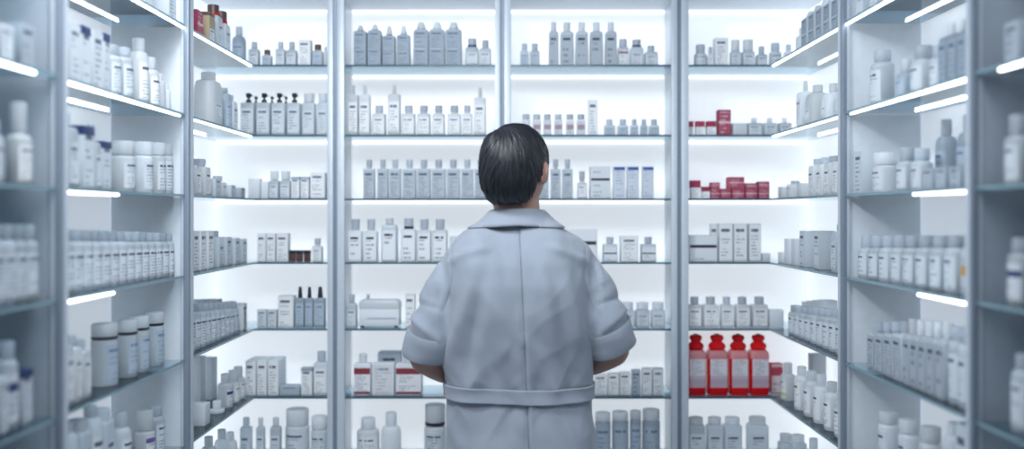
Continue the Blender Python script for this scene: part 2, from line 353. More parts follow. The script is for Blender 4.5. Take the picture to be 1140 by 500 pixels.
# style: builder, name, category, look, parameters
S = {
    'tall2': ('sq', 'bottle', 'bottle', 'tall blue bottle with two printed panels', dict(col='mid', cap='wht', two=1, lab='two', cw=.5, taper=.55, sh=.05)),
    'tall2w': ('sq', 'bottle', 'bottle', 'broad blue bottle with two printed panels', dict(col='pale', cap='wht', two=1, lab='two', cw=.62, taper=.6, sh=.06)),
    'ringed': ('sq', 'bottle', 'bottle', 'squat bottle with dark neck ring', dict(col='pale', cap='cap', lab='txt', cw=.66, ring='navy', sh=.14, lv=(.1, .8))),
    'squat': ('sq', 'bottle', 'bottle', 'squat pale bottle with grey cap', dict(col='pale', cap='cap', lab='txt', cw=.55, sh=.14)),
    'slim': ('sq', 'bottle', 'bottle', 'slim tall bottle with narrow spout', dict(col='wht', cap='wht', lab='txtw', cw=.34, taper=.75, sh=.06)),
    'small': ('sq', 'bottle', 'bottle', 'small square bottle with grey cap', dict(col='wht', cap='cap', lab='txtw', cw=.62, sh=.05, gap=.2)),
    'uni': ('sq', 'bottle', 'bottle', 'printed square bottle with small cap', dict(col='pale', cap='cap', lab='txtd', cw=.5, sh=.03, gap=.22, lf=.9, lv=(.06, .97))),
    'shamp': ('sq', 'bottle', 'bottle', 'white bottle with bold print', dict(col='wht', cap='cap', lab='big', cw=.6, sh=.06, gap=.1, lf=.86, lv=(.05, .95))),
    'shampd': ('sq', 'bottle', 'bottle', 'larger pale bottle with bold print', dict(col='pale', cap='wht', lab='big', cw=.5, sh=.1, lf=.82, lv=(.05, .95))),
    'shampk': ('sq', 'bottle', 'bottle', 'white bottle with black neck ring', dict(col='wht', cap='cap', lab='big', cw=.62, sh=.05, ring='dark', gap=.25, lf=.86, lv=(.05, .95))),
    'tallsq': ('sq', 'bottle', 'bottle', 'tall grey bottle with white cap', dict(col='pale', cap='wht', lab='emb', cw=.55, sh=.07, gap=.05, lv=(.04, .97))),
    'redband': ('sq', 'bottle', 'bottle', 'bottle with dull red label band', dict(col='pale', cap='cap', lab='redb', cw=.7, sh=.14, lv=(.05, .96))),
    'blueb': ('sq', 'bottle', 'bottle', 'small pale blue bottle', dict(col='pale', cap='cap', lab='blu', cw=.6, sh=.12)),
    'line': ('sq', 'bottle', 'bottle', 'square bottle with black label line', dict(col='pale', cap='cap', lab='blk2', cw=.5, sh=.03, gap=.15, lf=.9)),
    'wide': ('sq', 'bottle', 'bottle', 'broad bottle with wide pale cap', dict(col='pale', cap='wht', lab='txt', cw=.84, sh=.04, gap=.1, lv=(.06, .8))),
    'mini': ('sq', 'bottle', 'bottle', 'small bottle with rose label strip', dict(col='wht', cap='cap', lab='brn', cw=.85, sh=.04, gap=.12, lv=(.1, .9))),
    'browncap': ('sq', 'bottle', 'bottle', 'pale bottle with brown cap', dict(col='pale', cap='brown', lab='blu', cw=.65, sh=.15)),
    'darkcap': ('sq', 'bottle', 'bottle', 'blue printed bottle with black cap', dict(col='mid', cap='dark', lab='blu', cw=.5, sh=.05, taper=.7, gap=.0)),
    'redcap': ('sq', 'bottle', 'bottle', 'bottle with dark cap and red neck', dict(col='pale', cap='brown', lab='txt', cw=.75, sh=.12, ring='red')),
    'clip': ('sq', 'bottle', 'bottle', 'white bottle with dark corner mark', dict(col='wht', cap='cap', lab='txtw', cw=.6, sh=.04, gap=.12, lf=.86)),
    'meds': ('sq', 'bottle', 'bottle', 'white bottle with red and white label', dict(col='card', cap='wht', lab='redl', cw=.46, sh=.06, gap=.05, lf=.94, lv=(.04, .94))),
    'pump': ('pu', 'pump_bottle', 'bottle', 'pale bottle with dark pump head', dict(col='pale', lab='txt', sh=.04, lf=.86)),
    'rnd': ('rd', 'bottle', 'bottle', 'round white bottle', dict(col='wht', cap='wht', cw=.62, sh=.14, lab='txtw')),
    'rndg': ('rd', 'bottle', 'bottle', 'round bottle with grey cap', dict(col='pale', cap='cap', cw=.7, sh=.12, lab='txt')),
    'rndb': ('rd', 'bottle', 'bottle', 'round blue bottle', dict(col='mid', cap='pale', cw=.5, sh=.22, lab='blu')),
    'rndp': ('rd', 'bottle', 'bottle', 'round white bottle with purple bar', dict(col='wht', cap='wht', cw=.85, sh=.06, lab='pur')),
    'rndn': ('rd', 'bottle', 'bottle', 'round bottle with navy bar', dict(col='pale', cap='cap', cw=.7, sh=.12, lab='navs')),
    'rndo': ('rd', 'bottle', 'bottle', 'round bottle with orange mark', dict(col='pale', cap='cap', cw=.8, sh=.12, lab='org')),
    'plain': ('rd', 'bottle', 'bottle', 'plain round white bottle', dict(col='wht', cap='wht', cw=.55, sh=.22)),
    'green': ('rd', 'bottle', 'bottle', 'white bottle with yellow green label foot', dict(col='wht', cap='wht', cw=.62, sh=.12, lab='grn')),
    'jar': ('rd', 'jar', 'jar', 'wide white jar with white lid', dict(col='wht', cap='wht', cw=.93, sh=.1, gap=.02, lab='txt')),
    'jark': ('rd', 'jar', 'jar', 'wide jar with black line under lid', dict(col='pale', cap='wht', cw=.98, sh=.04, gap=.16, lab='blu', ring='dark')),
    'jarb': ('rd', 'jar', 'jar', 'tall jar with bulging white lid', dict(col='mid', cap='wht', cw=.95, sh=.06, gap=.0, lab='blu')),
    'bigjug': ('sq', 'bottle', 'bottle', 'large rounded white container', dict(col='wht', cap='wht', lab='txtw', cw=.4, sh=.3, rad=.35, lv=(.2, .7), lf=.5)),
    'carton': ('ca', 'carton', 'carton', 'white carton with small print', dict(col='card', lab='txtw')),
    'cartong': ('ca', 'carton', 'carton', 'grey printed carton', dict(col='cardg', lab='txt')),
    'cartonf': ('ca', 'carton', 'carton', 'white carton with raised flap', dict(col='card', lab='txtw', flap=1)),
    'tallc': ('ca', 'carton', 'carton', 'tall pale carton', dict(col='card', lab='txtw')),
    'barc': ('ca', 'carton', 'carton', 'white carton with black bar', dict(col='card', lab='blk')),
    'dashc': ('ca', 'carton', 'carton', 'wide carton with black dashes', dict(col='card', lab='dash')),
    'navc': ('ca', 'carton', 'carton', 'tall carton with blue top edge', dict(col='card', lab='navy')),
    'spinec': ('ca', 'carton', 'carton', 'pale carton with navy spine', dict(col='cardg', lab='txt', lid='navy', lidv=.86)),
    'bluec': ('ca', 'carton', 'carton', 'dull blue carton', dict(col='cardb', lab='emb')),
    'plainc': ('ca', 'carton', 'carton', 'plain white carton', dict(col='card')),
    'redc': ('ca', 'carton', 'carton', 'dark red printed carton', dict(col='crim', lab='crim')),
    'pinkc': ('ca', 'carton', 'carton', 'pink carton', dict(col='pink', lab='rose')),
    'redtop': ('ca', 'carton', 'carton', 'small white carton with red top', dict(col='card', lab='txtw', lid='crim', lidv=.6)),
    'goldc': ('ca', 'carton', 'carton', 'gold carton with dark lid', dict(col='gold', lab='txt', lid='brown', lidv=.9, lv=(.02, .5))),
    'darkc': ('ca', 'carton', 'carton', 'small dark brown box', dict(col='brown', lid='dark', lidv=.7)),
    'darkside': ('ca', 'carton', 'carton', 'white carton with dark lid', dict(col='card', lab='txtw', lid='cardb', lidv=.88)),
    'flat': ('ca', 'carton', 'carton', 'low dark grey box', dict(col='cardb', lab='emb')),
    'diagc': ('ca', 'carton', 'carton', 'white carton with grey print', dict(col='card', lab='diag')),
    'jug': ('ju', 'jug', 'jug', 'red screw-top jug', {}),
    'case': ('cs', 'case', 'case', 'white hinged case with lid', {}),
}
# ------------------------------------------------------------------ the goods, bay by bay: shelf -> [(style, x0, x1, body top, cap top[, extra])]
def rep(style, xs, bt, ct, w=None, **k):
    """a run of like goods: xs = edges list; bt / ct numbers or (first, last)"""
    n = len(xs); out = []
    for i, (a, b) in enumerate(xs):
        t = i / max(1, n - 1); f = lambda q: q[0] + (q[1] - q[0]) * t if isinstance(q, tuple) else q
        out.append((style, a, b, f(bt), f(ct) if ct is not None else None, k))
    return out
def run(a, b, n):
    return [(a + (b - a) * i / n, a + (b - a) * (i + 1) / n) for i in range(n)]
def persp(a, b, n):
    """n equal widths along a side shelf between two pixel columns"""
    ia, ib = 1 / (a - PX), 1 / (b - PX); e = [PX + 1 / (ia + (ib - ia) * i / n) for i in range(n + 1)]
    return [(e[i], e[i + 1]) for i in range(n)]
G = {}
G['B'] = {
 0: [('tall2', 393, 408, 34, 27.5), ('tall2', 408.6, 424.5, 33, 26.5), ('tall2', 425.3, 440, 39, 28), ('tall2', 441, 456.5, 38, 27.5)] + rep('tall2w', [(459.5, 477), (477.4, 495), (495.4, 514)], 32, 24) + [('ringed', 518, 533, 52, 42), ('squat', 533.5, 547, 53, 44)],
 1: [('slim', 387, 398.6, 105, 94), ('slim', 399, 412, 105, 94), ('small', 414, 429, 126, 117), ('slim', 431.5, 445.5, 104, 94)] + rep('small', [(447, 462), (464, 479), (481, 495), (498, 513), (514, 526)], (126, 126), 117) + [('slim', 527.5, 541, 108, 97)],
 2: rep('uni', [(404, 417), (419.5, 432), (433, 446), (447.5, 463), (464, 479), (480, 496), (497, 512), (513, 527), (528, 542)], 187.5, 177.5),
 3: [('shamp', 387, 403, 257, 244), ('shamp', 405, 420, 257, 244), ('shampd', 424, 442, 250.5, 243), ('shampk', 446, 463, 255, 243)] + rep('shamp', [(464, 480), (481, 498)], 256, 244) + [('plainc', 500, 512, 263, None)],
 4: [('squat', 385, 397, 338, 328), ('case', 399, 445, 334.5, None, dict(d=.06)), ('squat', 406, 413, 336, 328, dict(off=.11)), ('tallc', 451, 462, 328, None)],
 5: [('meds', 393, 413, 405, 395, dict(d=.045)), ('diagc', 413.5, 439, 405, None, dict(d=.045)), ('meds', 439.5, 470, 405, 395, dict(d=.045)), ('flat', 420, 446, 393, None, dict(off=.10, look='low grey box behind the cartons'))],
 6: [('rnd', 397, 423, 477, 465), ('plain', 424, 447, 474, 459), ('jar', 472, 497, 473, 450, dict(ringed=1))],
}
G['C'] = {
 0: rep('blueb', [(579, 589), (590, 601)], 56, 48) + rep('tallsq', [(611, 622), (624, 639), (641, 655), (657, 671.5), (674, 687)], 34.5, 24.3) + [('redband', 688, 700.5, 52, 43), ('ringed', 702, 717, 52, 43.5), ('squat', 718, 733, 57, 50)],
 1: rep('mini', [(581, 590.5), (593, 602.5), (605, 614), (617, 626.5), (630, 639.5), (642, 652)], 133, 127) + [('tallc', 655, 665.5, 111, None)] + rep('blueb', [(673, 685), (688, 700), (702, 711), (713, 721.5), (723, 734.5)], 139, 132.5),
 2: rep('uni', [(599, 611), (613, 624.5), (626, 638)], 188, 177) + [('small', 643, 653.5, 203, 190.5), ('dashc', 657, 680, 185, None)] + rep('navc', [(683, 696.5), (698.5, 711.5), (715.5, 728)], 185, None),
 3: [('barc', 630, 665.5, 255.5, None), ('line', 671.5, 688, 272, 264), ('carton', 691, 711, 263, None), ('line', 714, 731, 272, 264)],
 4: rep('wide', [(692, 707), (708, 724), (725.5, 741)], 345.5, 337),
 5: rep('carton', [(662, 676), (677, 689.5), (690, 702)], (417, 415), None) + [('bluec', 703.5, 713.5, 412, None)] + rep('cartonf', [(715, 726), (727, 739)], 411, None),
 6: rep('jarb', [(662, 680), (681, 700), (701, 714)], (468, 466), (459, 457)) + [('jarb', 714.5, 735, 467, 455.5, dict(look='broad jar with bulging white lid'))],
}
G['D'] = {
 0: [('rndg', 772.5, 787, 60, 50), ('small', 788, 795, 62, 52), ('carton', 796, 811, 42, None), ('wide', 814, 825.5, 57, 44), ('wide', 827, 841, 57, 43.5), ('squat', 843, 855, 60, 51), ('rndg', 856, 870, 58, 48), ('small', 874, 884, 57, 49)],
 1: rep('redtop', [(766.5, 772), (775, 784.5), (787, 797)], 135, None) + [('redc', 799.5, 814, 122, None, dict(look='tall dark red printed carton')), ('plainc', 816, 832, 137, None)] + rep('wide', [(833, 849), (851, 866), (868, 882)], 136.5, 131, cw=.4),
 2: [('redtop', 769, 780, 201, None), ('redtop', 782, 790.5, 208, None)] + rep('redc', [(791, 801.5), (802, 814), (814.5, 829), (829.5, 843.5), (844, 857)], 210, None) + [('redc', 791, 802, 203, None, dict(z=210)), ('pinkc', 811, 829, 197, None, dict(z=210, look='crimson carton, tallest of the upper layer', lab='crim')), ('redc', 829.5, 843.5, 204, None, dict(z=210)), ('redc', 844, 857, 202, None, dict(z=210))],
 3: [('barc', 766.5, 799.5, 262, None, dict(d=.05))] + rep('tallc', [(800.5, 816), (817, 832), (834, 847.5)], 249, None) + [('tallc', 791, 799, 249.5, None, dict(off=.10, look='tall pale carton half hidden behind others')), ('plainc', 849, 858, 282, None)],
 4: rep('clip', [(766.5, 782), (783.5, 801), (803, 817), (819.5, 836), (838, 856)], 339.5, 331) + [('plainc', 857, 873, 345, None)],
 5: rep('jug', [(766, 787), (789, 811.5), (813.5, 834.5), (836, 857.5)], 390, 374, d=.055) + [('pinkc', 858.5, 872, 405, None, dict(off=.05))],
 6: rep('wide', [(766.5, 786), (788, 806), (807, 827), (834, 857)], 474, 466),
}
G['A'] = {
 0: [('rndb', 258.5, 274, 41, 30), ('squat', 276, 288, 54, 46), ('browncap', 291, 302, 61, 55), ('squat', 306, 317, 54, 46), ('squat', 318, 330, 55, 46), ('carton', 332, 346, 44, None), ('browncap', 347, 359, 56, 49), ('plain', 360, 365, 58, 52)],
 1: rep('pump', [(267, 283), (284.5, 300.5), (301.5, 317.5), (319, 334)], 114, 103) + rep('pump', [(279, 288), (297, 306), (313, 321)], 115, 106.5, off=.08, d=.03, look='small dark pump behind the front bottles') + rep('wide', [(335.5, 350.5), (352.5, 365)], 114, 103.5, cw=.8),
 2: [('plainc', 276, 289, 199, None), ('plainc', 290.5, 298.5, 202, None)] + rep('wide', [(299, 310), (311, 323)], 201, 190.5) + rep('darkside', [(324, 333.5), (334.5, 344)], 197, None) + [('tallc', 345, 362, 192, None)],
 3: rep('carton', [(286, 296), (296.5, 306.5), (307.5, 321)], 260, None) + rep('darkc', [(322, 328.5), (329.7, 336.5), (338, 345)], 279, None) + [('small', 347, 358.5, 274, 265.5)],
 4: rep('cartong', [(286, 297), (297.5, 308)], 345, None) + [('tallc', 309, 327, 329.5, None)] + rep('darkcap', [(328, 338.5), (339, 348.5), (349.5, 361.5)], 332, 319.5),
 5: rep('tallc', [(273, 285), (286, 297), (298, 310)], 402, None, d=.1) + [('flat', 311, 334, 430.5, None), ('darkside', 335, 347.5, 410, None), ('clip', 348.5, 365, 404, 392)],
 6: rep('wide', [(266.5, 279), (284.5, 294), (300, 312)], 476, 466, cw=.6) + [('jar', 317.5, 345, 472, 455), ('jar', 346, 365.5, 477, 463)],
}
G['L2'] = {
 0: [('redc', 215, 226, 12, None), ('goldc', 227, 239, 15, None), ('redcap', 239.5, 248.5, 18, 6), ('redcap', 249, 257, 27, 13)],
 1: [('bigjug', 216, 250, 90, 81, dict(w=.10)), ('rndb', 251, 259.5, 104, 98), ('small', 260, 265, 113, 106)],
 2: rep('small', [(215, 224.5), (225, 235)], 186, 177) + [('cartong', 236, 246, 199, None), ('small', 246.5, 253, 203, 196), ('cartong', 253.5, 262.5, 206, None), ('bluec', 263.5, 273, 209, None)],
 3: rep('carton', [(214.5, 222), (222.5, 230), (230.5, 238)], (257, 257), None) + [('squat', 238.5, 249.5, 264, 257)] + rep('cartong', [(250, 258), (258.5, 267), (267.5, 275.5)], (264, 266), None),
 4: rep('rndg', persp(213.5, 267, 10), (347, 343), (339, 335.5)) + rep('plainc', persp(216, 258, 5), (334, 333), None, off=.1, look='pale carton behind the row of bottles') + rep('tallc', [(268, 275.5), (276, 282.5)], 338, None),
 5: [('plainc', 216, 234, 449, None), ('plain', 237, 252, 455, 446), ('green', 253, 261, 426, 416, dict(look='white bottle with dark foot', lab='navs')), ('rnd', 262, 269, 425, 412), ('rnd', 270, 276.5, 420, 408), ('plainc', 214.5, 229, 397, None, dict(off=.115, look='tall plain carton at the rear')), ('plainc', 230, 242, 398, None, dict(off=.115, look='tall plain carton at the rear'))],
 6: [('plain', 229, 243, 497, 486), ('plain', 246, 257, 489, 478), ('plain', 258.5, 266, 490, 481)],
}
G['L1'] = {
 0: [('cartong', 150, 170, -42, None), ('cartong', 182, 196, -12, None)],
 1: [('cartong', 75, 90, 26, None), ('spinec', 91, 101, 30, None), ('cartong', 102, 115, 35, None), ('spinec', 116, 122.5, 38, None), ('rndg', 124, 138, 62, 50), ('rndg', 139, 151, 64, 53), ('rnd', 152, 168, 58, 43), ('rnd', 170, 180, 78, 64), ('plain', 181, 186, 90, 82), ('plain', 187, 191.5, 100, 94)],
 2: [('squat', 75, 89, 141, 126), ('spinec', 90, 105, 141, None), ('squat', 106, 113.5, 158, 138), ('spinec', 114, 124, 158, None)] + rep('jar', [(126, 154), (155, 173), (174, 187), (188, 199)], (173, 173), (157, 160), w=.064),
 3: rep('rndg', persp(74, 197, 14), (269, 269), (255, 260)),
 4: rep('small', [(75, 83), (84, 92), (93, 102)], (384, 390), (368, 378)) + rep('jark', [(105, 135), (137, 156), (157.5, 169), (170.5, 185)], (377, 362), (360, 347.5)),
 5: [('rnd', 75, 90, 482, 470), ('wide', 91, 104, 480, 467), ('rnd', 105, 117, 465, 452), ('wide', 118, 129, 468, 455), ('rnd', 130, 149, 476, 459), ('rndp', 153, 175, 480, 457), ('rndg', 176.5, 186, 463, 452)],
}
G['L0'] = {
 1: [('cartong', 0, 15, 28, None), ('bluec', 17, 39, 28, None)],
 2: [('rndg', -12, 9, 150, 133), ('rnd', 11, 40, 150, 114)],
 3: rep('rndg', persp(-6, 46, 4), 268, 250),
 4: [('cartong', 0, 9, 420, None), ('rndn', 10, 24, 400, 380), ('spinec', 25, 36, 412, None)],
}
G['R2'] = {
 0: rep('tall2w', persp(892, 935, 5), (20, -2), (13, -12)) + [('plain', 884, 890.5, 40, 31)],
 1: [('slim', 886, 892.5, 103, 90), ('bigjug', 894, 911, 104, 95, dict(w=.07)), ('bigjug', 912.5, 924, 104, 93, dict(w=.055)), ('plain', 926, 936, 110, 98)],
 2: [('plainc', 866, 874, 208, None), ('small', 875, 886, 205, 201.5), ('plainc', 887, 898, 204, None)] + rep('small', persp(899.5, 936, 4), (184, 180), (177, 172)),
 3: [('plainc', 866, 872.5, 281, None)] + rep('plainc', [(873, 880), (881, 889)], 266, None, look='tall glossy white carton') + [('cartong', 890, 905, 257, None), ('cartong', 906, 923, 257, None), ('squat', 924.5, 936, 258, 250)],
 4: rep('rndg', persp(876, 936, 9), (347, 354), (340, 345)) + rep('plainc', persp(891, 918, 4), (336, 334), None, off=.1, look='pale carton behind the row of bottles'),
 5: [('green', 867.5, 881, 416, 404), ('rnd', 882.5, 892, 418, 408), ('rnd', 893, 902.5, 424, 413), ('rnd', 903.5, 914, 430, 417), ('rnd', 915, 925.5, 437, 425), ('rnd', 926.5, 936.5, 446, 434), ('plainc', 899, 906, 394, None, dict(off=.12))],
 6: [('wide', 862, 874, 492, 483), ('wide', 878, 890, 492, 484), ('plain', 895, 908, 500, 488)],
}
G['R1'] = {
 0: [('cartong', 953, 962, -12, None), ('cartong', 968, 984, -32, None)],
 1: [('rndg', 966, 991, 70, 56, dict(w=.052, look='broad round bottle with grey cap')), ('rndb', 994, 1007, 82, 66), ('rndg', 1010, 1031, 67, 51, dict(w=.05, look='broad round bottle with grey cap')), ('rndg', 1032, 1042, 66, 50)] + rep('tallsq', persp(1044, 1088, 4), (41, 31), (27, 12), col='grey', lab='two', look='tall dull blue bottle'),
 2: [('cartong', 951, 966, 168, None), ('jar', 968, 994, 184, 170, dict(w=.055)), ('rndg', 995, 1010, 180, 165), ('rndg', 1011, 1024, 180, 165), ] + rep('bluec', [(1027, 1039.5), (1041, 1055), (1057, 1071), (1073, 1088)], (188, 184), None, d=.04) + [('rndb', 1038, 1058, 152, 133, dict(off=.08)), ('rndb', 1062, 1084, 147, 128, dict(off=.08))],
 3: rep('rndg', persp(953, 1065, 8), (276, 276), (262, 262)) + [('rndo', 1066, 1087, 276, 262)],
 4: rep('uni', persp(965, 1003, 4), (371, 372), (359, 358)) + rep('tallsq', persp(1004, 1051, 5), (372, 378), (355, 360)) + rep('rndg', persp(1053, 1087, 3), (380, 388), (364, 370)),
 5: [('jar', 975, 995, 471, 458), ('jar', 997, 1018, 482, 467), ('jar', 1020, 1043, 492, 475), ('plain', 1045, 1062, 484, 470), ('cartong', 1064, 1087, 472, None)],
}
G['R0'] = {
 1: [('bluec', 1118, 1145, 24, None)],
 2: [('rndg', 1114, 1136, 152, 128)],
 3: [('rndn', 1117, 1141, 282, 265)],
 4: [('rndg', 1121, 1142, 412, 394)],
}
BAY = {'A': 'narrow back bay in the corner', 'B': 'back bay left of the head', 'C': 'back bay right of the head', 'D': 'back bay with red jugs',
       'L2': 'left wall bay by the corner', 'L1': 'left wall middle bay', 'L0': 'left wall nearest bay', 'R2': 'right wall bay by the corner', 'R1': 'right wall middle bay', 'R0': 'right wall nearest bay'}
ORD = 'first second third fourth fifth sixth seventh eighth ninth tenth eleventh twelfth thirteenth fourteenth fifteenth'.split()
SHN = 'top second third fourth fifth sixth lowest'.split()
def plural(look):
    w = look.split(' with ')
    w[0] = w[0] + ('es' if w[0].endswith('x') else 's')
    return ' with '.join(w)
SPAN = {'L0': (.96, 1.583), 'L1': (1.618, 2.205), 'L2': (2.254, 2.798), 'R0': (.96, 1.551), 'R1': (1.582, 2.163), 'R2': (2.202, 2.798)}
USED = {}
def place(bay, si, it):
    st, x0, x1, bt, ct = it[:5]; ex = it[5] if len(it) > 5 else {}
    kind, nm, cat, look, prm = S[st]; prm = dict(prm); prm.update({k: v for k, v in ex.items() if k in ('lab', 'cw', 'col')})
    if ex.get('ringed'): prm['ring'] = 'dark'
    hs = SH[si] + .0004
    back = bay in 'ABCD'
    off = ex.get('off', .022)
    rdm = kind == 'rd'
    if back:
        Yf = YB + off; w = (x1 - x0) * Yf / F * .97; d = ex.get('d') or max(.018, min(w * .8, .06))
        yc = Yf + d / 2; depth_h = Yf
        if rdm:
            w = d = (x1 - x0) * (Yf + w / 2) / F * .97; yc = Yf + d / 2; depth_h = yc
        loc = [((x0 + x1) / 2 - PX) / F * depth_h, yc, 0]; rot = 0.
    else:
        # the aisle-side far edge is what the photo shows clear of its neighbours
        sg = -1 if bay[0] == 'L' else 1; Xf = sg * (XS + off)
        xo, xi = (x0, x1) if sg < 0 else (x1, x0)      # outer (near) and inner (far) pixel columns
        Y1 = Xf * F / (xi - PX); Yo = Xf * F / (xo - PX); pitch = (Y1 - Yo) * .96
        ta = abs(xi - PX) / F
        sil = abs(x1 - x0) * Y1 / F / ((1 + ta) if not rdm else math.sqrt(1 + ta * ta))
        w = ex.get('w') or max(.012, min(pitch, max(sil, .043))); d = w if rdm else (ex.get('d') or max(.03, min(w, .06)))
        if rdm:
            r = w / 2; Xc = Xf + sg * r
            # far silhouette edge of the round body on that pixel column
            yc = (abs(Xc) - r * math.sqrt(1 + ta * ta)) / ta
            yc = min(yc, Y1 - r * .8)
            loc = [Xc, yc, 0]; depth_h = yc
        else:
            loc = [Xf + sg * d / 2, Y1 - w / 2, 0]; depth_h = Y1 - w / 2
        rot = -sg * PI / 2
        lo, hi = SPAN[bay]
        loc[1] = min(max(loc[1], lo + w / 2), hi - w / 2)
        key = (bay, si, ex.get('off', 0), 'z' in ex)
        for y0_, y1_ in USED.get(key, []):           # keep neighbours from running into each other
            c0, c1 = loc[1] - w / 2, loc[1] + w / 2
            if c0 < y1_ and c1 > y0_:
                if loc[1] > (y0_ + y1_) / 2: c0 = y1_ + .0008
                else: c1 = y0_ - .0008
                if c1 - c0 < .010: c0, c1 = loc[1] - .005, loc[1] + .005
                w = c1 - c0; loc[1] = (c0 + c1) / 2
                if rdm: d = w; loc[0] = Xf + sg * w / 2
        USED.setdefault(key, []).append((loc[1] - w / 2, loc[1] + w / 2)); depth_h = loc[1]
    lift = (H(ex['z'], depth_h) + .0006) if 'z' in ex else hs
    loc[2] = ZC + lift
    hb = H(bt, depth_h) - lift; ht = (H(ct, depth_h) - lift) if ct is not None else hb
    w, d, hb, ht = mm(w), mm(d), mm(hb), mm(ht)
    root = bpy.data.objects.new(nm, None); root.empty_display_size = .02; C.objects.link(root)
    root.location = loc; root.rotation_euler = (0, 0, rot)
    for p in BUILD[kind](w, d, hb, ht, prm):
        o = link(p[0], p[1], root)
        for q in (p[2] if len(p) > 2 else ()): link(q[0], q[1], o)
    root['category'] = cat
    return root
def put_all():
    for bay, rows in G.items():
        for si, items in rows.items():
            seen = {}
            rec = []
            for it in items:
                ex = it[5] if len(it) > 5 else {}
                look = ex.get('look', S[it[0]][3])
                if 'z' in ex and 'look' not in ex: look = look + ' lying on another carton' if False else 'upper ' + look
                rec.append(((it[1] + it[2]) / 2, look, place(bay, si, it)))
            rec.sort(key=lambda r: r[0])
            for _, look, o in rec: seen.setdefault(look, []).append(o)
            for look, os_ in seen.items():
                for k, o in enumerate(os_):
                    where = f'{SHN[si]} shelf, {BAY[bay]}'
                    if len(os_) == 1: lab = f'{look}, {where}'
                    else:
                        lab = f'{look}, {ORD[k]} from left, {where}'
                        if len(lab.replace(',', '').split()) > 16: lab = f'{ORD[k]} {look}, {where}'
                        o['group'] = f'{plural(look)} on the {SHN[si]} shelf, {BAY[bay]}'
                    o['label'] = lab
put_all()
# ------------------------------------------------------------------ shelving
def part_box(name, parent, x0, x1, y0, y1, z0, z1, mat, bev=0.):
    bm = bmesh.new()
    if bev: bevel_box(bm, min(x0, x1), max(x0, x1), min(y0, y1), max(y0, y1), min(z0, z1), max(z0, z1), bev)
    else: box(bm, min(x0, x1), max(x0, x1), min(y0, y1), max(y0, y1), min(z0, z1), max(z0, z1))
    return link(name, finish(bm, name, mat, True, 30), parent)
def glass_shelf(parent, x0, x1, y0, y1, z, axis, front):
    """glass plate whose polished front edge reads dark"""
    bm = bmesh.new(); fs = box(bm, x0, x1, y0, y1, z - GT, z)
    for f in fs:
        c = f.calc_center_median()
        if abs((c.y if axis == 'y' else c.x) - front) < 1e-5: f.material_index = 1
    return link('glass_shelf', finish(bm, 'glass_shelf', [GLASS, EDGE if axis == 'y' else EDGEL], False), parent)
Z0 = ZC + BOT - .10; Z1 = ZC + TOP
POSTX = {k: [(a - PX) / F * YB for a in v] for k, v in {'AB': (365, 384), 'BC': (551, 569), 'CD': (747, 766)}.items()}
BAYX = {'A': (-XWL, POSTX['AB'][0]), 'B': (POSTX['AB'][1], POSTX['BC'][0]), 'C': (POSTX['BC'][1], POSTX['CD'][0]), 'D': (POSTX['CD'][1], XWL)}
ULAB = {'A': 'backlit shelving bay in the left corner, dark pump bottles on it', 'B': 'backlit glass shelving bay left of the head, nine matching bottles on third shelf',
        'C': 'backlit glass shelving bay right of the head, blue-edged cartons on it', 'D': 'backlit glass shelving bay holding four red jugs',
        'L2': 'left wall shelving by the corner with gold carton on top shelf', 'L1': 'left wall middle shelving with four black-ringed jars', 'L0': 'left wall shelving nearest the viewer, dark and blurred',
        'R2': 'right wall shelving by the corner with long row of bottles', 'R1': 'right wall middle shelving with an orange-marked bottle', 'R0': 'right wall shelving nearest the viewer, dark and blurred'}
def unit(b):
    r = bpy.data.objects.new('shelving_unit', None); C.objects.link(r); tag(r, ULAB[b], 'shelving'); return r
def post_parts(root, x0, x1, y0, y1):
    """upright: two rails with a shadow groove between"""
    p = part_box('post', root, x0, x1, y0 + .004, y1, 0, Z1 + .12, METALD)
    return p
for b, (x0, x1) in BAYX.items():
    r = unit(b)
    dv = .014
    bx0 = x0 - dv if b != 'A' else x0; bx1 = x1 + dv if b != 'D' else x1
    part_box('back_panel', r, bx0, bx1, YW, YW + .012, Z0, Z1, BACKLIT)
    part_box('top_panel', r, bx0, bx1, YB + .002, YW, Z1, Z1 + .02, TOPP)
    part_box('base_cabinet', r, bx0, bx1, YB + .002, YW, 0, Z0, PANEL, .002)
    if b in 'AD':
        q = -1 if b == 'A' else 1; part_box('side_panel', r, q * XWL, q * (XWL + .012), YB, YW, Z0, Z1, CORNGLOW)
    rail = part_box('front_rail', r, x0 if b != 'A' else -XS, x1 if b != 'D' else XS, YB - .006, YB + .012, Z1 - .001, Z1 + .12, METAL, .002)
    for i, h in enumerate(SH + [BOT]):
        z = ZC + h
        s = glass_shelf(r, bx0 + .001, bx1 - .001, YB, YW - .001, z, 'y', YB)
        part_box('light_strip', s, bx0 + .004, bx1 - .004, YW - .006, YW - .002, z - GT - .004, z - GT - .001, STRIPB)
    part_box('light_strip', r, bx0 + .004, bx1 - .004, YW - .006, YW - .002, Z1 - .005, Z1 - .001, STRIPB)
    if b != 'D':
        k = {'A': 'AB', 'B': 'BC', 'C': 'CD'}[b]; a, c = POSTX[k]; w = c - a
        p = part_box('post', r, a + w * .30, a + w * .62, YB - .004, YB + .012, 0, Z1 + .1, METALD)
        part_box('rail', p, a, a + w * .34, YB - .012, YB + .012, 0, Z1 + .1, METAL, .0015)
        part_box('rail', p, a + w * .58, c, YB - .012, YB + .012, 0, Z1 + .1, METAL, .0015)
        part_box('divider', r, a + dv + .0005, c - dv - .0005, YB + .012, YW, 0, Z1, PANEL)
Y_POST = {'L': ((1.585, 1.616), (2.207, 2.252)), 'R': ((1.553, 1.580), (2.165, 2.200))}
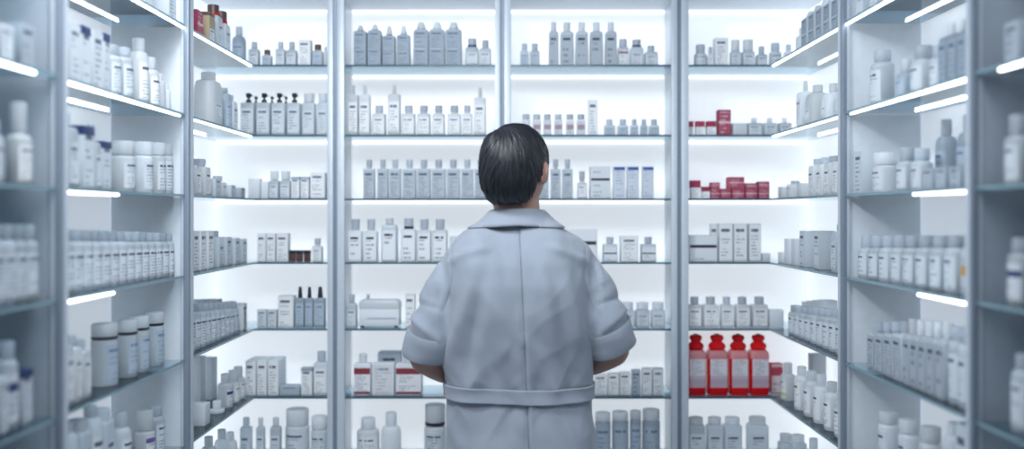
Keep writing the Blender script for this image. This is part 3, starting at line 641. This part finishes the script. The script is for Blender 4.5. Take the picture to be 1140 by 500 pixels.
def side_bay(b, y0, y1, near_post, back_mat, front_strips, back_strips):
    sg = -1 if b[0] == 'L' else 1; r = unit(b); X = lambda v: sg * v
    part_box('back_panel', r, X(XWL), X(XWL + .012), y0, y1, Z0, Z1, back_mat)
    part_box('top_panel', r, X(XS + .002), X(XWL), y0, y1, Z1, Z1 + .02, TOPP)
    part_box('base_cabinet', r, X(XS + .002), X(XWL), y0, y1, 0, Z0, PANEL, .002)
    part_box('front_rail', r, X(XS - .004), X(XS + .012), y0, y1, Z1 - .001, Z1 + .12, METAL, .002)
    if near_post:
        a, c = near_post; w = c - a
        p = part_box('post', r, X(XS - .006), X(XS + .012), a, c, 0, Z1 + .1, METAL, .0015)
        part_box('rail', p, X(XS - .009), X(XS + .004), a - .0005, a + w * .3, 0, Z1 + .1, METALD, .001)
        part_box('divider', r, X(XS + .012), X(XWL), a + .006, c - .006, 0, Z1, PANEL_SHADE if b[1] == '1' else PANEL)
    for i, h in enumerate(SH + [BOT]):
        z = ZC + h; xx = sorted((X(XS), X(XWL - .001)))
        s = glass_shelf(r, xx[0], xx[1], y0 + .001, y1 - .001, z, 'x', X(XS))
        if i in front_strips:
            q0, q1 = front_strips[i]; part_box('light_strip', s, X(XS - .001), X(XS + .006), q0, q1, z - GT - .0055, z - GT - .0005, STRIP, .0015)
        if i in back_strips:
            q0, q1 = back_strips[i]; part_box('light_strip', s, X(.944), X(.949), q0, q1, z - GT - .005, z - GT - .0005, STRIP, .002)
    return r
for sg in 'LR':
    (p0a, p0b), (p1a, p1b) = Y_POST[sg]
    side_bay(sg + '2', p1b, YB, (p1a, p1b), CORNGLOW, {0: (p1b, 2.77), 1: (p1b, 2.77)}, {1: (2.45, 2.74)} if sg == 'L' else {0: (2.3, 2.74), 1: (2.3, 2.74)})
    side_bay(sg + '1', p0b, p1a, (p0a, p0b), SIDEGLOW, {0: (p0b, p1a - .002), 1: (p0b, p1a - .03), 2: (p0b, p0b + .22), 3: (p0b, p0b + .20)}, {0: (p0b + .1, 2.13), 1: (p0b + .1, 2.08)})
    side_bay(sg + '0', .95, p0a, None, PANEL_SHADE, {1: (1.05, p0a - .07), 0: (1.05, p0a - .07)}, {})
# ------------------------------------------------------------------ room
def struct(name, x0, x1, y0, y1, z0, z1, mat):
    o = part_box(name, None, x0, x1, y0, y1, z0, z1, mat); o['kind'] = 'structure'; return o
struct('floor', -1.4, 1.4, -1.2, 3.3, -.05, 0, FLOORM)
struct('ceiling', -1.4, 1.4, .9, 3.3, 2.62, 2.70, CEILM)
struct('wall_back', -1.4, 1.4, YW + .02, YW + .10, 0, 2.62, WALLM)
struct('wall_left', -XWL - .12, -XWL - .03, .6, YW + .02, 0, 2.62, WALLM)
struct('wall_right', XWL + .03, XWL + .12, .6, YW + .02, 0, 2.62, WALLM)
# ------------------------------------------------------------------ the person
YP = 2.15; SP = YP / F
def Q(px, py, dy=0.): p = P(px, py, YP); p.y += dy; return p
def tube(bm, pts, rad, n=14, sub=3):
    """closed tapering tube with rounded ends through pts; rad = radius or (rx, ry)"""
    pts = [Vector(p) for p in pts]; P2, R2 = [], []
    m = len(pts)
    for i in range(m - 1):
        p0, p1, p2, p3 = pts[max(i - 1, 0)], pts[i], pts[i + 1], pts[min(i + 2, m - 1)]
        for k in range(sub):
            t = k / sub
            P2.append(.5 * ((2 * p1) + (p2 - p0) * t + (2 * p0 - 5 * p1 + 4 * p2 - p3) * t * t + (3 * p1 - p0 - 3 * p2 + p3) * t ** 3)); R2.append(rad[i] + (rad[i + 1] - rad[i]) * t)
    P2.append(pts[-1]); R2.append(rad[-1])
    rings = []; ref = None
    for i, p in enumerate(P2):
        d = (P2[min(i + 1, len(P2) - 1)] - P2[max(i - 1, 0)]).normalized()
        if ref is None: ref = d.orthogonal().normalized()
        a = (ref - d * ref.dot(d)).normalized(); b = d.cross(a); ref = a
        mk = lambda off, r: [p + d * off + a * (r * math.cos(2 * PI * j / n)) + b * (r * math.sin(2 * PI * j / n)) for j in range(n)]
        r = R2[i]
        if i == 0: rings += [mk(-r * .85, r * .45), mk(-r * .5, r * .82)]
        rings.append(mk(0, r))
        if i == len(P2) - 1: rings += [mk(r * .5, r * .82), mk(r * .85, r * .45)]
    loft(bm, rings)
def ering(c, rx, ry, n=40, p=2.0, tilt=0.):
    out = []
    for i in range(n):
        a = 2 * PI * i / n; ca, sa = math.cos(a), math.sin(a)
        x = rx * math.copysign(abs(ca) ** (2 / p), ca); y = ry * math.copysign(abs(sa) ** (2 / p), sa)
        out.append(Vector((c[0] + x, c[1] + y, c[2] + tilt * y)))
    return out
def remeshed(bm, name, voxel, smooth=4, fac=.5):
    bmesh.ops.recalc_face_normals(bm, faces=bm.faces[:])
    me = bpy.data.meshes.new(name); bm.to_mesh(me); bm.free()
    o = bpy.data.objects.new(name, me); C.objects.link(o)
    m = o.modifiers.new('r', 'REMESH'); m.mode = 'VOXEL'; m.voxel_size = voxel
    if smooth:
        s = o.modifiers.new('s', 'SMOOTH'); s.iterations = smooth; s.factor = fac
    bpy.context.view_layer.update()
    dg = bpy.context.evaluated_depsgraph_get(); new = bpy.data.meshes.new_from_object(o.evaluated_get(dg))
    bpy.data.objects.remove(o); bpy.data.meshes.remove(me); new.name = name
    new.shade_smooth(); return new
person = bpy.data.objects.new('person', None); C.objects.link(person)
tag(person, 'dark-haired person in white lab coat with rolled sleeves, seen from behind facing the shelves', 'person')
# joints
CX = 577
sL, eL = Q(509, 288, -.0), Q(474, 396, -.02)
sR, eR = Q(646, 288, -.0), Q(682, 388, -.02)
wL, wR = Q(531, 436, .215), Q(625, 424, .215)
HC = Q(573.5, 190, .005); HC.z += .0
YAW = math.radians(-19)
def head_local(v): return HC + Matrix.Rotation(YAW, 3, 'Z') @ Vector(v)
bm = bmesh.new()
# head: skull shaped from a sphere, face towards local +Y
hb = bmesh.new(); bmesh.ops.create_icosphere(hb, subdivisions=5, radius=1.)
def gauss(v, c, s): return math.exp(-sum(((a - b) / k) ** 2 for a, b, k in zip(v, c, s)))
for v in hb.verts:
    x, y, z = v.co
    X, Yv, Z = x * .0735, y * .094, z * .116
    if z < 0:  # jaw: narrower and pulled forward
        t = -z; X *= 1 - .32 * t * t; Yv = Yv * (1 - .12 * t) + .016 * t * t * (1 if y > -.2 else .2)
    if y > 0: Yv *= 1 - .10 * (1 - abs(x)) * (1 - abs(z)) * 0 - .05 * abs(x)
    k = (x, z)
    if y > .2:
        Yv += .020 * math.exp(-((x / .14) ** 2 + ((z + .22) / .14) ** 2)) + .012 * math.exp(-((x / .10) ** 2 + ((z + .05) / .2) ** 2))   # nose
        for sx in (-1, 1): Yv -= .010 * math.exp(-(((x - sx * .36) / .2) ** 2 + ((z - .02) / .13) ** 2))                     # eye sockets
        Yv += .006 * math.exp(-((x / .6) ** 2 + ((z - .2) / .10) ** 2))                                                     # brow
        Yv += .006 * math.exp(-((x / .22) ** 2 + ((z + .50) / .055) ** 2)) + .006 * math.exp(-((x / .2) ** 2 + ((z + .62) / .06) ** 2)) - .004 * math.exp(-((x / .26) ** 2 + ((z + .56) / .022) ** 2))  # lips
        Yv += .008 * math.exp(-((x / .25) ** 2 + ((z + .88) / .14) ** 2))                                                   # chin
    v.co = head_local((X, Yv, Z))
off = {v: bm.verts.new(v.co) for v in hb.verts}
for f in hb.faces: bm.faces.new([off[v] for v in f.verts])
hb.free()
for sx in (-1, 1):   # ears: outer rim, lobe and inner plate
    rim = [(sx * (.0725 + .009 * math.sin(PI * min(1, t * 1.1)) + .004), -.004 - .014 * math.sin(t * PI) + .010 * math.cos(t * PI) * .6, .020 - .050 * t) for t in [i / 7 for i in range(8)]]
    tube(bm, [head_local(p) for p in rim], [.0042] * 7 + [.0058], 8, 2)
    tube(bm, [head_local((sx * .074, .002, .018)), head_local((sx * .079, -.004, 0)), head_local((sx * .077, 0, -.026))], [.006, .008, .006], 8, 2)
nk = Q(576, 262, .008)
tube(bm, [Q(575, 282, .015), Q(576, 245, .010), HC + Vector((0, .004, -.05))], [.062, .0555, .058], 20)
# trunk
tr = [(576, 262, .055, .05), (576, 280, .12, .07), (577, 300, .145, .09), (577, 360, .14, .095), (577, 430, .135, .09), (577, 500, .145, .10), (577, 545, .15, .105), (577, 580, .12, .09)]
loft(bm, [ering(Q(x, y, .01), a, b, 28) for x, y, a, b in tr])
for S_, E_, W_, sx in ((sL, eL, wL, -1), (sR, eR, wR, 1)):
    tube(bm, [S_ + Vector((-sx * .03, .0, .0)), S_.lerp(E_, .5) + Vector((sx * .004, -.006, 0)), E_], [.050, .045, .038], 16)
    mid = E_.lerp(W_, .4)
    tube(bm, [E_, mid + Vector((sx * .006, 0, -.004)), W_], [.040, .043, .028], 16)
    d = (W_ - E_).normalized(); side = Vector((-sx, .12, 0)); side = (side - d * side.dot(d)).normalized(); up = side.cross(d) * sx; up = up if up.z > 0 else -up
    # palm faces inward; fingers slightly curled, thumb up and inward
    K = W_ + d * .085
    for q in (-1.5, -.5, .5, 1.5): tube(bm, [W_ + d * .012 + up * q * .010, W_ + d * .05 + up * q * .017, K + up * q * .0195], [.014, .014, .0115], 10, 2)
    for q, L in ((1.5, .072), (.5, .082), (-.5, .076), (-1.5, .058)):
        b0 = K + up * q * .0205; c1, c2, c3 = .25, .75, 1.15
        p1 = b0 + (d * math.cos(c1) + side * math.sin(c1)) * L * .45; p2 = p1 + (d * math.cos(c2) + side * math.sin(c2)) * L * .32; p3 = p2 + (d * math.cos(c3) + side * math.sin(c3)) * L * .23
        tube(bm, [b0, p1, p2, p3], [.0098, .0088, .0080, .0068], 10, 2)
    tb = W_ + d * .022 + up * .020 + side * .006
    tube(bm, [tb, tb + d * .030 + up * .020 + side * .012, tb + d * .058 + up * .026 + side * .022, tb + d * .078 + up * .024 + side * .030], [.0135, .0115, .0100, .0078], 10, 2)
# legs and feet (below the frame)
HIPZ = .88
for sx in (-1, 1):
    hx = Q(577, 500).x + sx * .085
    tube(bm, [(hx, YP + .01, HIPZ), (hx + sx * .01, YP, .50), (hx + sx * .012, YP - .01, .10)], [.085, .055, .042], 16)
    tube(bm, [(hx + sx * .012, YP - .03, .055), (hx + sx * .018, YP + .08, .045), (hx + sx * .025, YP + .165, .035)], [.040, .038, .028], 14)
body = link('body', remeshed(bm, 'body', .0045, 3), person); body.data.materials.append(SKIN)
for sx in (-1, 1):
    bm = bmesh.new(); bmesh.ops.create_uvsphere(bm, u_segments=16, v_segments=10, radius=.0115)
    for v in bm.verts: v.co = v.co + head_local((sx * .0285, .0715, .003))
    c0 = head_local((sx * .0285, .0715, .003)); fw = Matrix.Rotation(YAW, 3, 'Z') @ Vector((0, 1, 0))
    for f in bm.faces: f.material_index = 1 if (f.calc_center_median() - c0).normalized().dot(fw) > .86 else 0
    o = link('eye', finish(bm, 'eye', [EYE, HAIR]), person)
# trousers and shoes
for sx in (-1, 1):
    hx = Q(577, 500).x + sx * .085; bm = bmesh.new()
    loft(bm, [ering((hx + sx * .012, YP - .012, .075), .085, .095, 28), ering((hx + sx * .011, YP - .008, .3), .082, .09, 28), ering((hx + sx * .01, YP, .52), .085, .09, 28), ering((hx, YP + .008, .88), .095, .115, 28)])
    link('trouser_leg', finish(bm, 'trouser_leg', TROUSER), person)
    bm = bmesh.new(); sxo = hx + sx * .02
    loft(bm, [ering((sxo, YP + .06, 0), .046, .15, 28, 2.4), ering((sxo, YP + .06, .022), .048, .152, 28, 2.4), ering((sxo, YP + .05, .05), .046, .138, 28, 2.2), ering((sxo, YP + .015, .085), .044, .09, 28), ering((sxo, YP - .012, .115), .046, .06, 28)])
    link('shoe', finish(bm, 'shoe', SHOE), person)
# --- coat: trunk and sleeves grown into one cloth, then seams and folds pressed into it
TORSO = [  # px centre, py, half width px, half depth m, depth shift
    (576, 241, 30, .060, .012), (576, 249, 43, .070, .010), (576, 257, 57, .080, .007), (576.5, 266, 71, .090, .004), (577, 277, 81, .100, .0), (577, 292, 86, .112, -.004), (577, 315, 86.5, .120, -.006),
    (577, 345, 85.5, .122, -.004), (577, 380, 84, .117, .002), (577, 415, 83.5, .110, .008), (577, 432, 83, .107, .010), (577.5, 455, 84, .112, .008), (578, 490, 85.5, .122, .004), (578, 540, 90, .135, 0), (578, 620, 97, .15, 0), (578, 700, 104, .16, 0)]
bm = bmesh.new()
loft(bm, [ering(Q(x, y, dy), hw * SP, hd, 48, 2.35 if y > 262 else 2.1) for x, y, hw, hd, dy in TORSO])
ARM = {}
for S_, E_, W_, sx in ((sL, eL, wL, -1), (sR, eR, wR, 1)):
    A = S_ + Vector((-sx * .035, .0, .008)); M1 = S_.lerp(E_, .35) + Vector((sx * .001, -.006, .0)); M2 = S_.lerp(E_, .72) + Vector((sx * .002, -.010, 0))
    end = E_ - (E_ - M2).normalized() * .034 + Vector((0, .004, 0))
    tube(bm, [A, M1, M2, end], [.056, .0545, .0545, .053], 24, 4); ARM[sx] = (A, M1, M2, end)
cm = remeshed(bm, 'coat', .0055, 10, .5)
bm = bmesh.new(); bm.from_mesh(cm); bm.normal_update()
def seam_x(z):      # centre back seam, leaning a little to the right on the way down
    t = (ZC - z) / .6; return Q(577 + 12 * t, 400).x
def sst(a, b, t): t = max(0, min(1, (t - a) / (b - a))); return t * t * (3 - 2 * t)
zb = Q(0, 432).z
for v in bm.verts:
    x, y, z = v.co; n = v.normal; dsp = 0.
    backside = sst(-.1, .5, -n.y)
    cxp = PX + x / YP * F; cyp = PY - (z - ZC) / YP * F
    arm = None
    for sx in (-1, 1):
        A, M1, M2, E_ = ARM[sx]; ax = (E_ - A); t = (v.co - A).dot(ax) / ax.length_squared; q = A + ax * t; r = (v.co - q).length
        edge = (494 - cxp) if sx < 0 else (cxp - 660)
        if edge > -3 and cyp > 262 and r < .1:
            wgt = sst(-3, 5, edge); arm = (sx, t, wgt)
            ang = math.atan2((v.co - q).y, (v.co - q).x * sx)
            f = .0045 * math.sin(t * 26 + ang * 1.6 + .8 * sx) * sst(.35, .75, t) + .0035 * math.sin(t * 15 - ang * 2.2) * sst(.1, .4, t) + .003 * noise.noise(Vector((t * 9, ang * 1.3, sx * 3)))
            f *= .45; f += .0040 * math.exp(-((t - .80 + .06 * ang) / .035) ** 2) - .004 * math.exp(-((t - .70 - .05 * ang) / .03) ** 2)
            dsp += f * wgt
    # centre back seam: right panel lies over the left one
    d = x - seam_x(z)
    if z < Q(0, 252).z:
        dsp += backside * (-.0045 * math.exp(-(d / .0042) ** 2) + (.0045 * math.exp(-max(d, 0) / .03) if d > 0 else 0.) * sst(-.0, .004, d))
        if z < zb - .02: dsp += backside * .004 * (sst(0, .003, d) - .5) * math.exp(-abs(d) / .05)
    # armhole seams
    for sx, xa, xb in ((-1, 500, 494), (1, 655, 660)):
        if 268 < cyp < 345:
            xs = xa + (xb - xa) * (cyp - 268) / 77 + sx * -7 * math.sin((cyp - 268) / 77 * PI); dd = (cxp - xs) * SP
            dsp += backside * (-.003 * math.exp(-(dd / .0045) ** 2) + .0016 * math.exp(-((dd - sx * .008) / .006) ** 2))
    # cloth gathers at the belt and hangs in soft vertical folds
    u = (cxp - 577) / 84
    if abs(u) < 1.05:
        nearb = math.exp(-((z - zb) / .055) ** 2)
        fold = math.sin(u * 15 + 1.2 * math.sin(u * 3)) * .0042 * nearb + math.sin(u * 6.5 + .7 + z * 3) * .0085 * sst(.02, .25, abs(z - zb)) * (1 - sst(.30, .55, z - zb))
        dsp += backside * fold
        # drag lines from the armpits to the spine and across the shoulders
        for sx in (-1, 1):
            dsp += backside * .012 * math.exp(-(((u * sx - .72) - (cyp - 345) * .0030) / .10) ** 2) * math.exp(-((cyp - 360) / 45) ** 2)
            dsp -= backside * .011 * math.exp(-(((u * sx - .52) - (cyp - 345) * .0022) / .09) ** 2) * math.exp(-((cyp - 355) / 60) ** 2)
            dsp += backside * .0075 * math.exp(-(((cyp - 276) - (abs(u) - .4) * 26) / 5) ** 2) * sst(.25, .5, u * sx) * (1 - sst(.8, 1., u * sx))
        dsp += .0090 * noise.noise(Vector((x * 15 + z * 4, y * 9, z * 5))) + .0026 * noise.noise(Vector((x * 34 + z * 12, y * 20, z * 18)))
    # sharp little creases: drawn down from the shoulders, up from the belt and round the bent elbows
    g = noise.noise(Vector((x * 10 + .35 * math.copysign(z, x) * 14, y * 6, z * 3.2)) + Vector((4, 1, 7)))
    g2 = noise.noise(Vector((x * 17 - math.copysign(z, x) * 9, y * 9, z * 9)) + Vector((9, 5, 2)))
    crease = (1 - min(1, abs(g) * 3.2)) ** 2 * .0038 + (1 - min(1, abs(g2) * 3.)) ** 2 * .0022
    wc = .55 + .45 * math.exp(-((z - zb) / .07) ** 2) if arm is None else .45
    dsp += crease * wc * (1 if abs(z - zb) > .012 else .2) * sst(250, 268, cyp)
    v.co += n * dsp
bm.normal_update()
coat_bvh = BVHTree.FromBMesh(bm); bm.to_mesh(cm); bm.free(); cm.shade_smooth()
coat = link('lab_coat', cm, person); cm.materials.append(COAT)
AX = Q(577, 300, .005)
def coat_r(ang, z, c=AX):
    d = Vector((math.cos(ang), math.sin(ang), 0)); h = coat_bvh.ray_cast(Vector((c.x, c.y, z)) + d * .6, -d, .6)
    return (Vector((c.x, c.y, z)) + d * .6 - h[0]).length if h[0] else None
# belt sewn round the waist
bm = bmesh.new(); NB = 120; rows = []
for k, (py, o_) in enumerate(((425, .0005), (425.6, .0055), (429, .0068), (432, .0062), (436, .0068), (440, .0055), (440.6, .0005))):
    ring = []
    for i in range(NB):
        a = 2 * PI * i / NB; z = Q(0, py).z + .0015 * math.sin(a * 2 + .4)
        d = Vector((math.cos(a), math.sin(a), 0)); o0 = Vector((AX.x, AX.y, z)); h = coat_bvh.ray_cast(o0 + d * .205, -d, .2)
        rr = (h[0] - o0).length if h[0] else .15
        ring.append(rr)
    ring = [max(ring[(i + j) % NB] for j in (-2, -1, 0, 1, 2)) for i in range(NB)]; ring = [sum(ring[(i + j) % NB] for j in (-2, -1, 0, 1, 2)) / 5 for i in range(NB)]
    rows.append([(AX.x + math.cos(2 * PI * i / NB) * (ring[i] + o_), AX.y + math.sin(2 * PI * i / NB) * (ring[i] + o_), Q(0, py).z + .0015 * math.sin(4 * PI * i / NB + .4)) for i in range(NB)])
loft(bm, rows, False, False); belt = link('belt', finish(bm, 'belt', COAT, True, 50), coat)
# stitched overlap strip down the centre back
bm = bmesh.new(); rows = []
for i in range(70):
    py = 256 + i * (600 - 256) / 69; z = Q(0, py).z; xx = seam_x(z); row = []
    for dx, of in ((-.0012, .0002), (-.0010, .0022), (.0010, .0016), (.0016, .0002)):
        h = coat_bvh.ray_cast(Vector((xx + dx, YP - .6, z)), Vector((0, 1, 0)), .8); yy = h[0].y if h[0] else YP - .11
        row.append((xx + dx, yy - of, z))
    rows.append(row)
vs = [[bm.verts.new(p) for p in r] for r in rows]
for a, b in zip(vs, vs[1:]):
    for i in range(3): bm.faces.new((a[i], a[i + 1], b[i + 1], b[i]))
link('back_seam', finish(bm, 'back_seam', [SEAM_SHADE]), coat)
for sx, xa, xb in ((-1, 500, 494), (1, 655, 660)):
    bm = bmesh.new(); rows = []
    for i in range(40):
        cyp = 270 + i * 72 / 39; xs = (xa + (xb - xa) * (cyp - 268) / 77 + sx * -7 * math.sin((cyp - 268) / 77 * PI) - PX) * SP; row = []
        for dx, of in ((-.0016, .0002), (-.0012, .0013), (.0012, .0013), (.0016, .0002)):
            h = coat_bvh.ray_cast(Vector((xs + dx, YP - .6, ZC + H(cyp, YP))), Vector((0, 1, 0)), .8)
            if h[0]: row.append((xs + dx, h[0].y - of, h[0].z))
        if len(row) == 4: rows.append([bm.verts.new(p) for p in row])
    for a, b in zip(rows, rows[1:]):
        for i in range(3): bm.faces.new((a[i], a[i + 1], b[i + 1], b[i]))
    link('armhole_seam', finish(bm, 'armhole_seam', [COAT]), coat)
# front closing edge and buttons
def front_y(x, z):
    h = coat_bvh.ray_cast(Vector((x, YP + .6, z)), Vector((0, -1, 0)), .8); return h[0].y if h[0] else YP + .12
fx = Q(577, 300).x; bm = bmesh.new(); rows = []
for i in range(60):
    z = Q(0, 262).z - i * .0145; rows.append([bm.verts.new((fx + dx, front_y(fx + dx, z) + of, z)) for dx, of in ((-.018, .0003), (-.0172, .0035), (.022, .003), (.0225, .0003))])
for a, b in zip(rows, rows[1:]):
    for i in range(3): bm.faces.new((a[i], b[i], b[i + 1], a[i + 1]))
link('front_placket', finish(bm, 'front_placket', COAT), coat)
for i in range(5):
    z = Q(0, 290).z - i * .125; bm = bmesh.new()
    loft(bm, [[(fx + x, front_y(fx, z) + .003 + y, z + q) for x, q, _ in circ(r, 0, 16)] for y, r in ((0, .0075), (.002, .008), (.003, .007), (.0022, .004))])
    link('button', finish(bm, 'button', PAL['wht']), coat)
# turned-down collar
NC = 96; bm = bmesh.new(); NA = Q(576, 240, .010); rows = []
def coll(i, r, px_dz): pass
prof = [(.0, .0), (.0, 1.), (.18, 1.12), (.45, .95), (.75, .5), (1., .0)]
for k in range(9):
    row = []
    for i in range(NC):
        a = 2 * PI * i / NC; c_, s_ = math.cos(a), math.sin(a); backw = max(0, -s_)
        top = Vector((NA.x + .0600 * c_, NA.y + .062 * s_, Q(0, 235.5).z - .030 * max(0, s_) + .004 * backw))
        # lower hem: broad at the back, running out over the shoulders
        hx_, hy_ = .108 * c_, .088 * s_
        if k <= 1:
            q = top + Vector((-.004 * c_, -.004 * s_, -.030 * (1 - k)))
        else:
            t = (k - 1) / 7; X_ = NA.x + .0600 * c_ * (1 - t) + hx_ * t; Y_ = NA.y + .062 * s_ * (1 - t) + hy_ * t
            zlin = top.z + .004 * math.sin(PI * min(1, t * 3)) * (t < .34) - (top.z - Q(0, 251 + 3 * abs(c_)).z) * t ** 1.3
            h = coat_bvh.ray_cast(Vector((X_, Y_, 2.2)), Vector((0, 0, -1)), 1.2)
            zc_ = h[0].z + .005 if h[0] else -9
            d = Vector((c_, s_, 0)); o0 = Vector((NA.x, NA.y, zlin)); h2 = coat_bvh.ray_cast(o0 + d * .4, -d, .4)
            q = Vector((X_, Y_, zlin))
            if h2[0] and (h2[0] - o0).dot(d) + .0045 > (q - o0).dot(d) and (h2[0] - o0).dot(d) < .19: q = o0 + d * ((h2[0] - o0).dot(d) + .0045)
        row.append(q)
    rows.append(row)
loft(bm, rows, False, False); cme = finish(bm, 'collar', COAT, True, 60)
collar = link('collar', cme, coat); sm = collar.modifiers.new('thick', 'SOLIDIFY'); sm.thickness = .0025; sm.offset = 1
# rolled cuffs
for S_, E_, W_, sx in ((sL, eL, wL, -1), (sR, eR, wR, 1)):
    A, M1, M2, end = ARM[sx]; ax = (end - M2).normalized(); ax = (ax + Vector((0, .02, 0))).normalized()
    a = ax.orthogonal().normalized(); b = ax.cross(a); bm = bmesh.new(); rings = []; n = 48
    cen = end + ax * .012
    for s_, r in ((-.040, .0545), (-.042, .0585), (-.036, .0612), (-.018, .0606), (.0, .0600), (.016, .0596), (.0215, .0570), (.020, .0535), (.0, .0505)):
        rings.append([cen + ax * (s_ + .004 * math.sin(th + 1.)) + (a * math.cos(th) + b * math.sin(th)) * (r + .0014 * math.sin(3 * th + s_ * 80) + .001 * noise.noise(Vector((th * 2, s_ * 60, sx)))) for th in [2 * PI * j / n for j in range(n)]])
    loft(bm, rings, False, False); link('rolled_cuff', finish(bm, 'rolled_cuff', COAT, True, 80), coat)
# --- hair: cap of hair over the skull, then locks combed out from the crown
HR = Vector((.0815, .1015, .1165))
def hair_r(d):      # distance of the hair surface along local direction d
    e = ((abs(d.x) / HR.x) ** 2.5 + (abs(d.y) / HR.y) ** 2.2 + (abs(d.z) / HR.z) ** 2.5) ** (-1 / 2.4)
    low = max(0, -d.z); e *= 1 - .10 * low * low
    e += .0055 * gauss(d, (.22, -.1, .95), (.45, .6, .35)) - .0045 * gauss(d, (-.30, -.3, .9), (.10, .5, .3)) + .003 * gauss(d, (-.62, -.3, .7), (.25, .6, .3))
    return e
def hairline(d):    # lowest z / r of the hair for that azimuth
    az = math.atan2(d.x, -d.y)          # 0 = nape
    a = abs(az)
    if a < .75: return -.80
    if a < 1.35: return -.80 + (a - .75) / .6 * .52
    if a < 1.75: return -.28 - .1 * math.sin((a - 1.35) / .4 * PI)
    return -.28 + min(1, (a - 1.75) / .7) * .62
bm = bmesh.new(); nu, nv = 72, 30; rows = []
for j in range(nv + 1):
    row = []
    for i in range(nu):
        az = 2 * PI * i / nu; dz0 = Vector((math.sin(az), -math.cos(az), 0)); lim = math.acos(max(-.95, hairline(dz0)))
        th = lim * (j + .02) / (nv + .02); d = Vector((math.sin(th) * dz0.x, math.sin(th) * dz0.y, math.cos(th)))
        r = hair_r(d) * (1 - .035 * sst(.9, 1., j / nv)) + .0012 * noise.noise(Vector((az * 9, th * 2, 0)))
        row.append(head_local(d * r))
    rows.append(row)
inner = []
for i in range(nu):
    az = 2 * PI * i / nu; dz0 = Vector((math.sin(az), -math.cos(az), 0)); th = math.acos(max(-.95, hairline(dz0))); d = Vector((math.sin(th) * dz0.x, math.sin(th) * dz0.y, math.cos(th)))
    inner.append(head_local(d * hair_r(d) * .86))
loft(bm, rows + [inner], True, True)
crown = Vector((-.10, -.62, .78)).normalized(); t1 = crown.orthogonal().normalized(); t2 = crown.cross(t1)
rng = random.Random(3)
for k in range(620):
    al = rng.random() * 2 * PI; start = rng.random() ** 1.3 * 1.5; L = .35 + rng.random() * .55; w0 = .0012 + rng.random() * .0024; lift = .0008 + rng.random() * .0024
    pts = []
    for s_ in range(9):
        t = start + L * s_ / 8; a = al + .55 * math.exp(-t * 1.6) * 2.2 + .04 * math.sin(t * 7 + k)
        d = crown * math.cos(t) + (t1 * math.cos(a) + t2 * math.sin(a)) * math.sin(t)
        if d.z < hairline(d) - .02: break
        f = s_ / 8; pts.append((d, hair_r(d) + lift * math.sin(PI * min(1, .15 + f)) - .0012 * (f > .95)))
    if len(pts) < 4: continue
    m = len(pts); rings = []
    for i, (d, r) in enumerate(pts):
        p = d * r; nx = pts[min(i + 1, m - 1)][0] - pts[max(i - 1, 0)][0]; sd = d.cross(nx).normalized(); wv = w0 * (.25 + .75 * math.sin(PI * (i + .6) / (m + .2)))
        rings.append([head_local(p + sd * wv), head_local(p + d * wv * .55), head_local(p - sd * wv), head_local(p - d * wv * .8)])
    loft(bm, rings)
link('hair', finish(bm, 'hair', HAIR, True, 80), person)
# ------------------------------------------------------------------ light
w = bpy.data.worlds.new('room_light'); SC.world = w; w.use_nodes = True
bg = w.node_tree.nodes['Background']; bg.inputs[0].default_value = (.62, .71, .82, 1); bg.inputs[1].default_value = .47
def area(name, loc, tgt, sx, sy, e, col):
    l = bpy.data.lights.new(name, 'AREA'); l.shape = 'RECTANGLE'; l.size = sx; l.size_y = sy; l.energy = e; l.color = col
    o = bpy.data.objects.new(name, l); C.objects.link(o); o.location = loc
    o.rotation_euler = (Vector(tgt) - Vector(loc)).to_track_quat('-Z', 'Y').to_euler(); return o
area('coat_key_light', (-.55, 1.42, 2.56), (0.05, 2.05, 1.30), .35, .35, 22, (.90, .95, 1.0))  # added unseen key light, grazes the coat back for contrast
al = area('front_fill_light', (0, .8, 2.56), (0, 2.75, 1.15), 1.0, .4, 6.5, (.88, .94, 1.0)); al.data.spread = math.radians(95)  # unseen fill light added to brighten the fronts of the goods
# ------------------------------------------------------------------ camera
cam = bpy.data.cameras.new('camera'); co = bpy.data.objects.new('camera', cam); C.objects.link(co)
co.location = (0, 0, ZC); co.rotation_euler = (PI / 2, 0, 0)
cam.sensor_width = 36; cam.lens = 36 * F / 1140; cam.shift_y = -(250 - PY) / 1140; cam.clip_start = .05
cam.dof.use_dof = True; cam.dof.focus_distance = 2.32; cam.dof.aperture_fstop = .95
SC.camera = co
SC.view_settings.view_transform = 'Standard'; SC.view_settings.look = 'None'; SC.view_settings.exposure = 0.; SC.view_settings.gamma = 1.
try:
    SC.cycles.use_denoising = True; SC.cycles.denoiser = 'OPENIMAGEDENOISE'
    SC.cycles.max_bounces = 8; SC.cycles.diffuse_bounces = 4; SC.cycles.transparent_max_bounces = 24; SC.cycles.sample_clamp_indirect = 4.0
    SC.cycles.caustics_reflective = False; SC.cycles.caustics_refractive = False
except Exception: pass
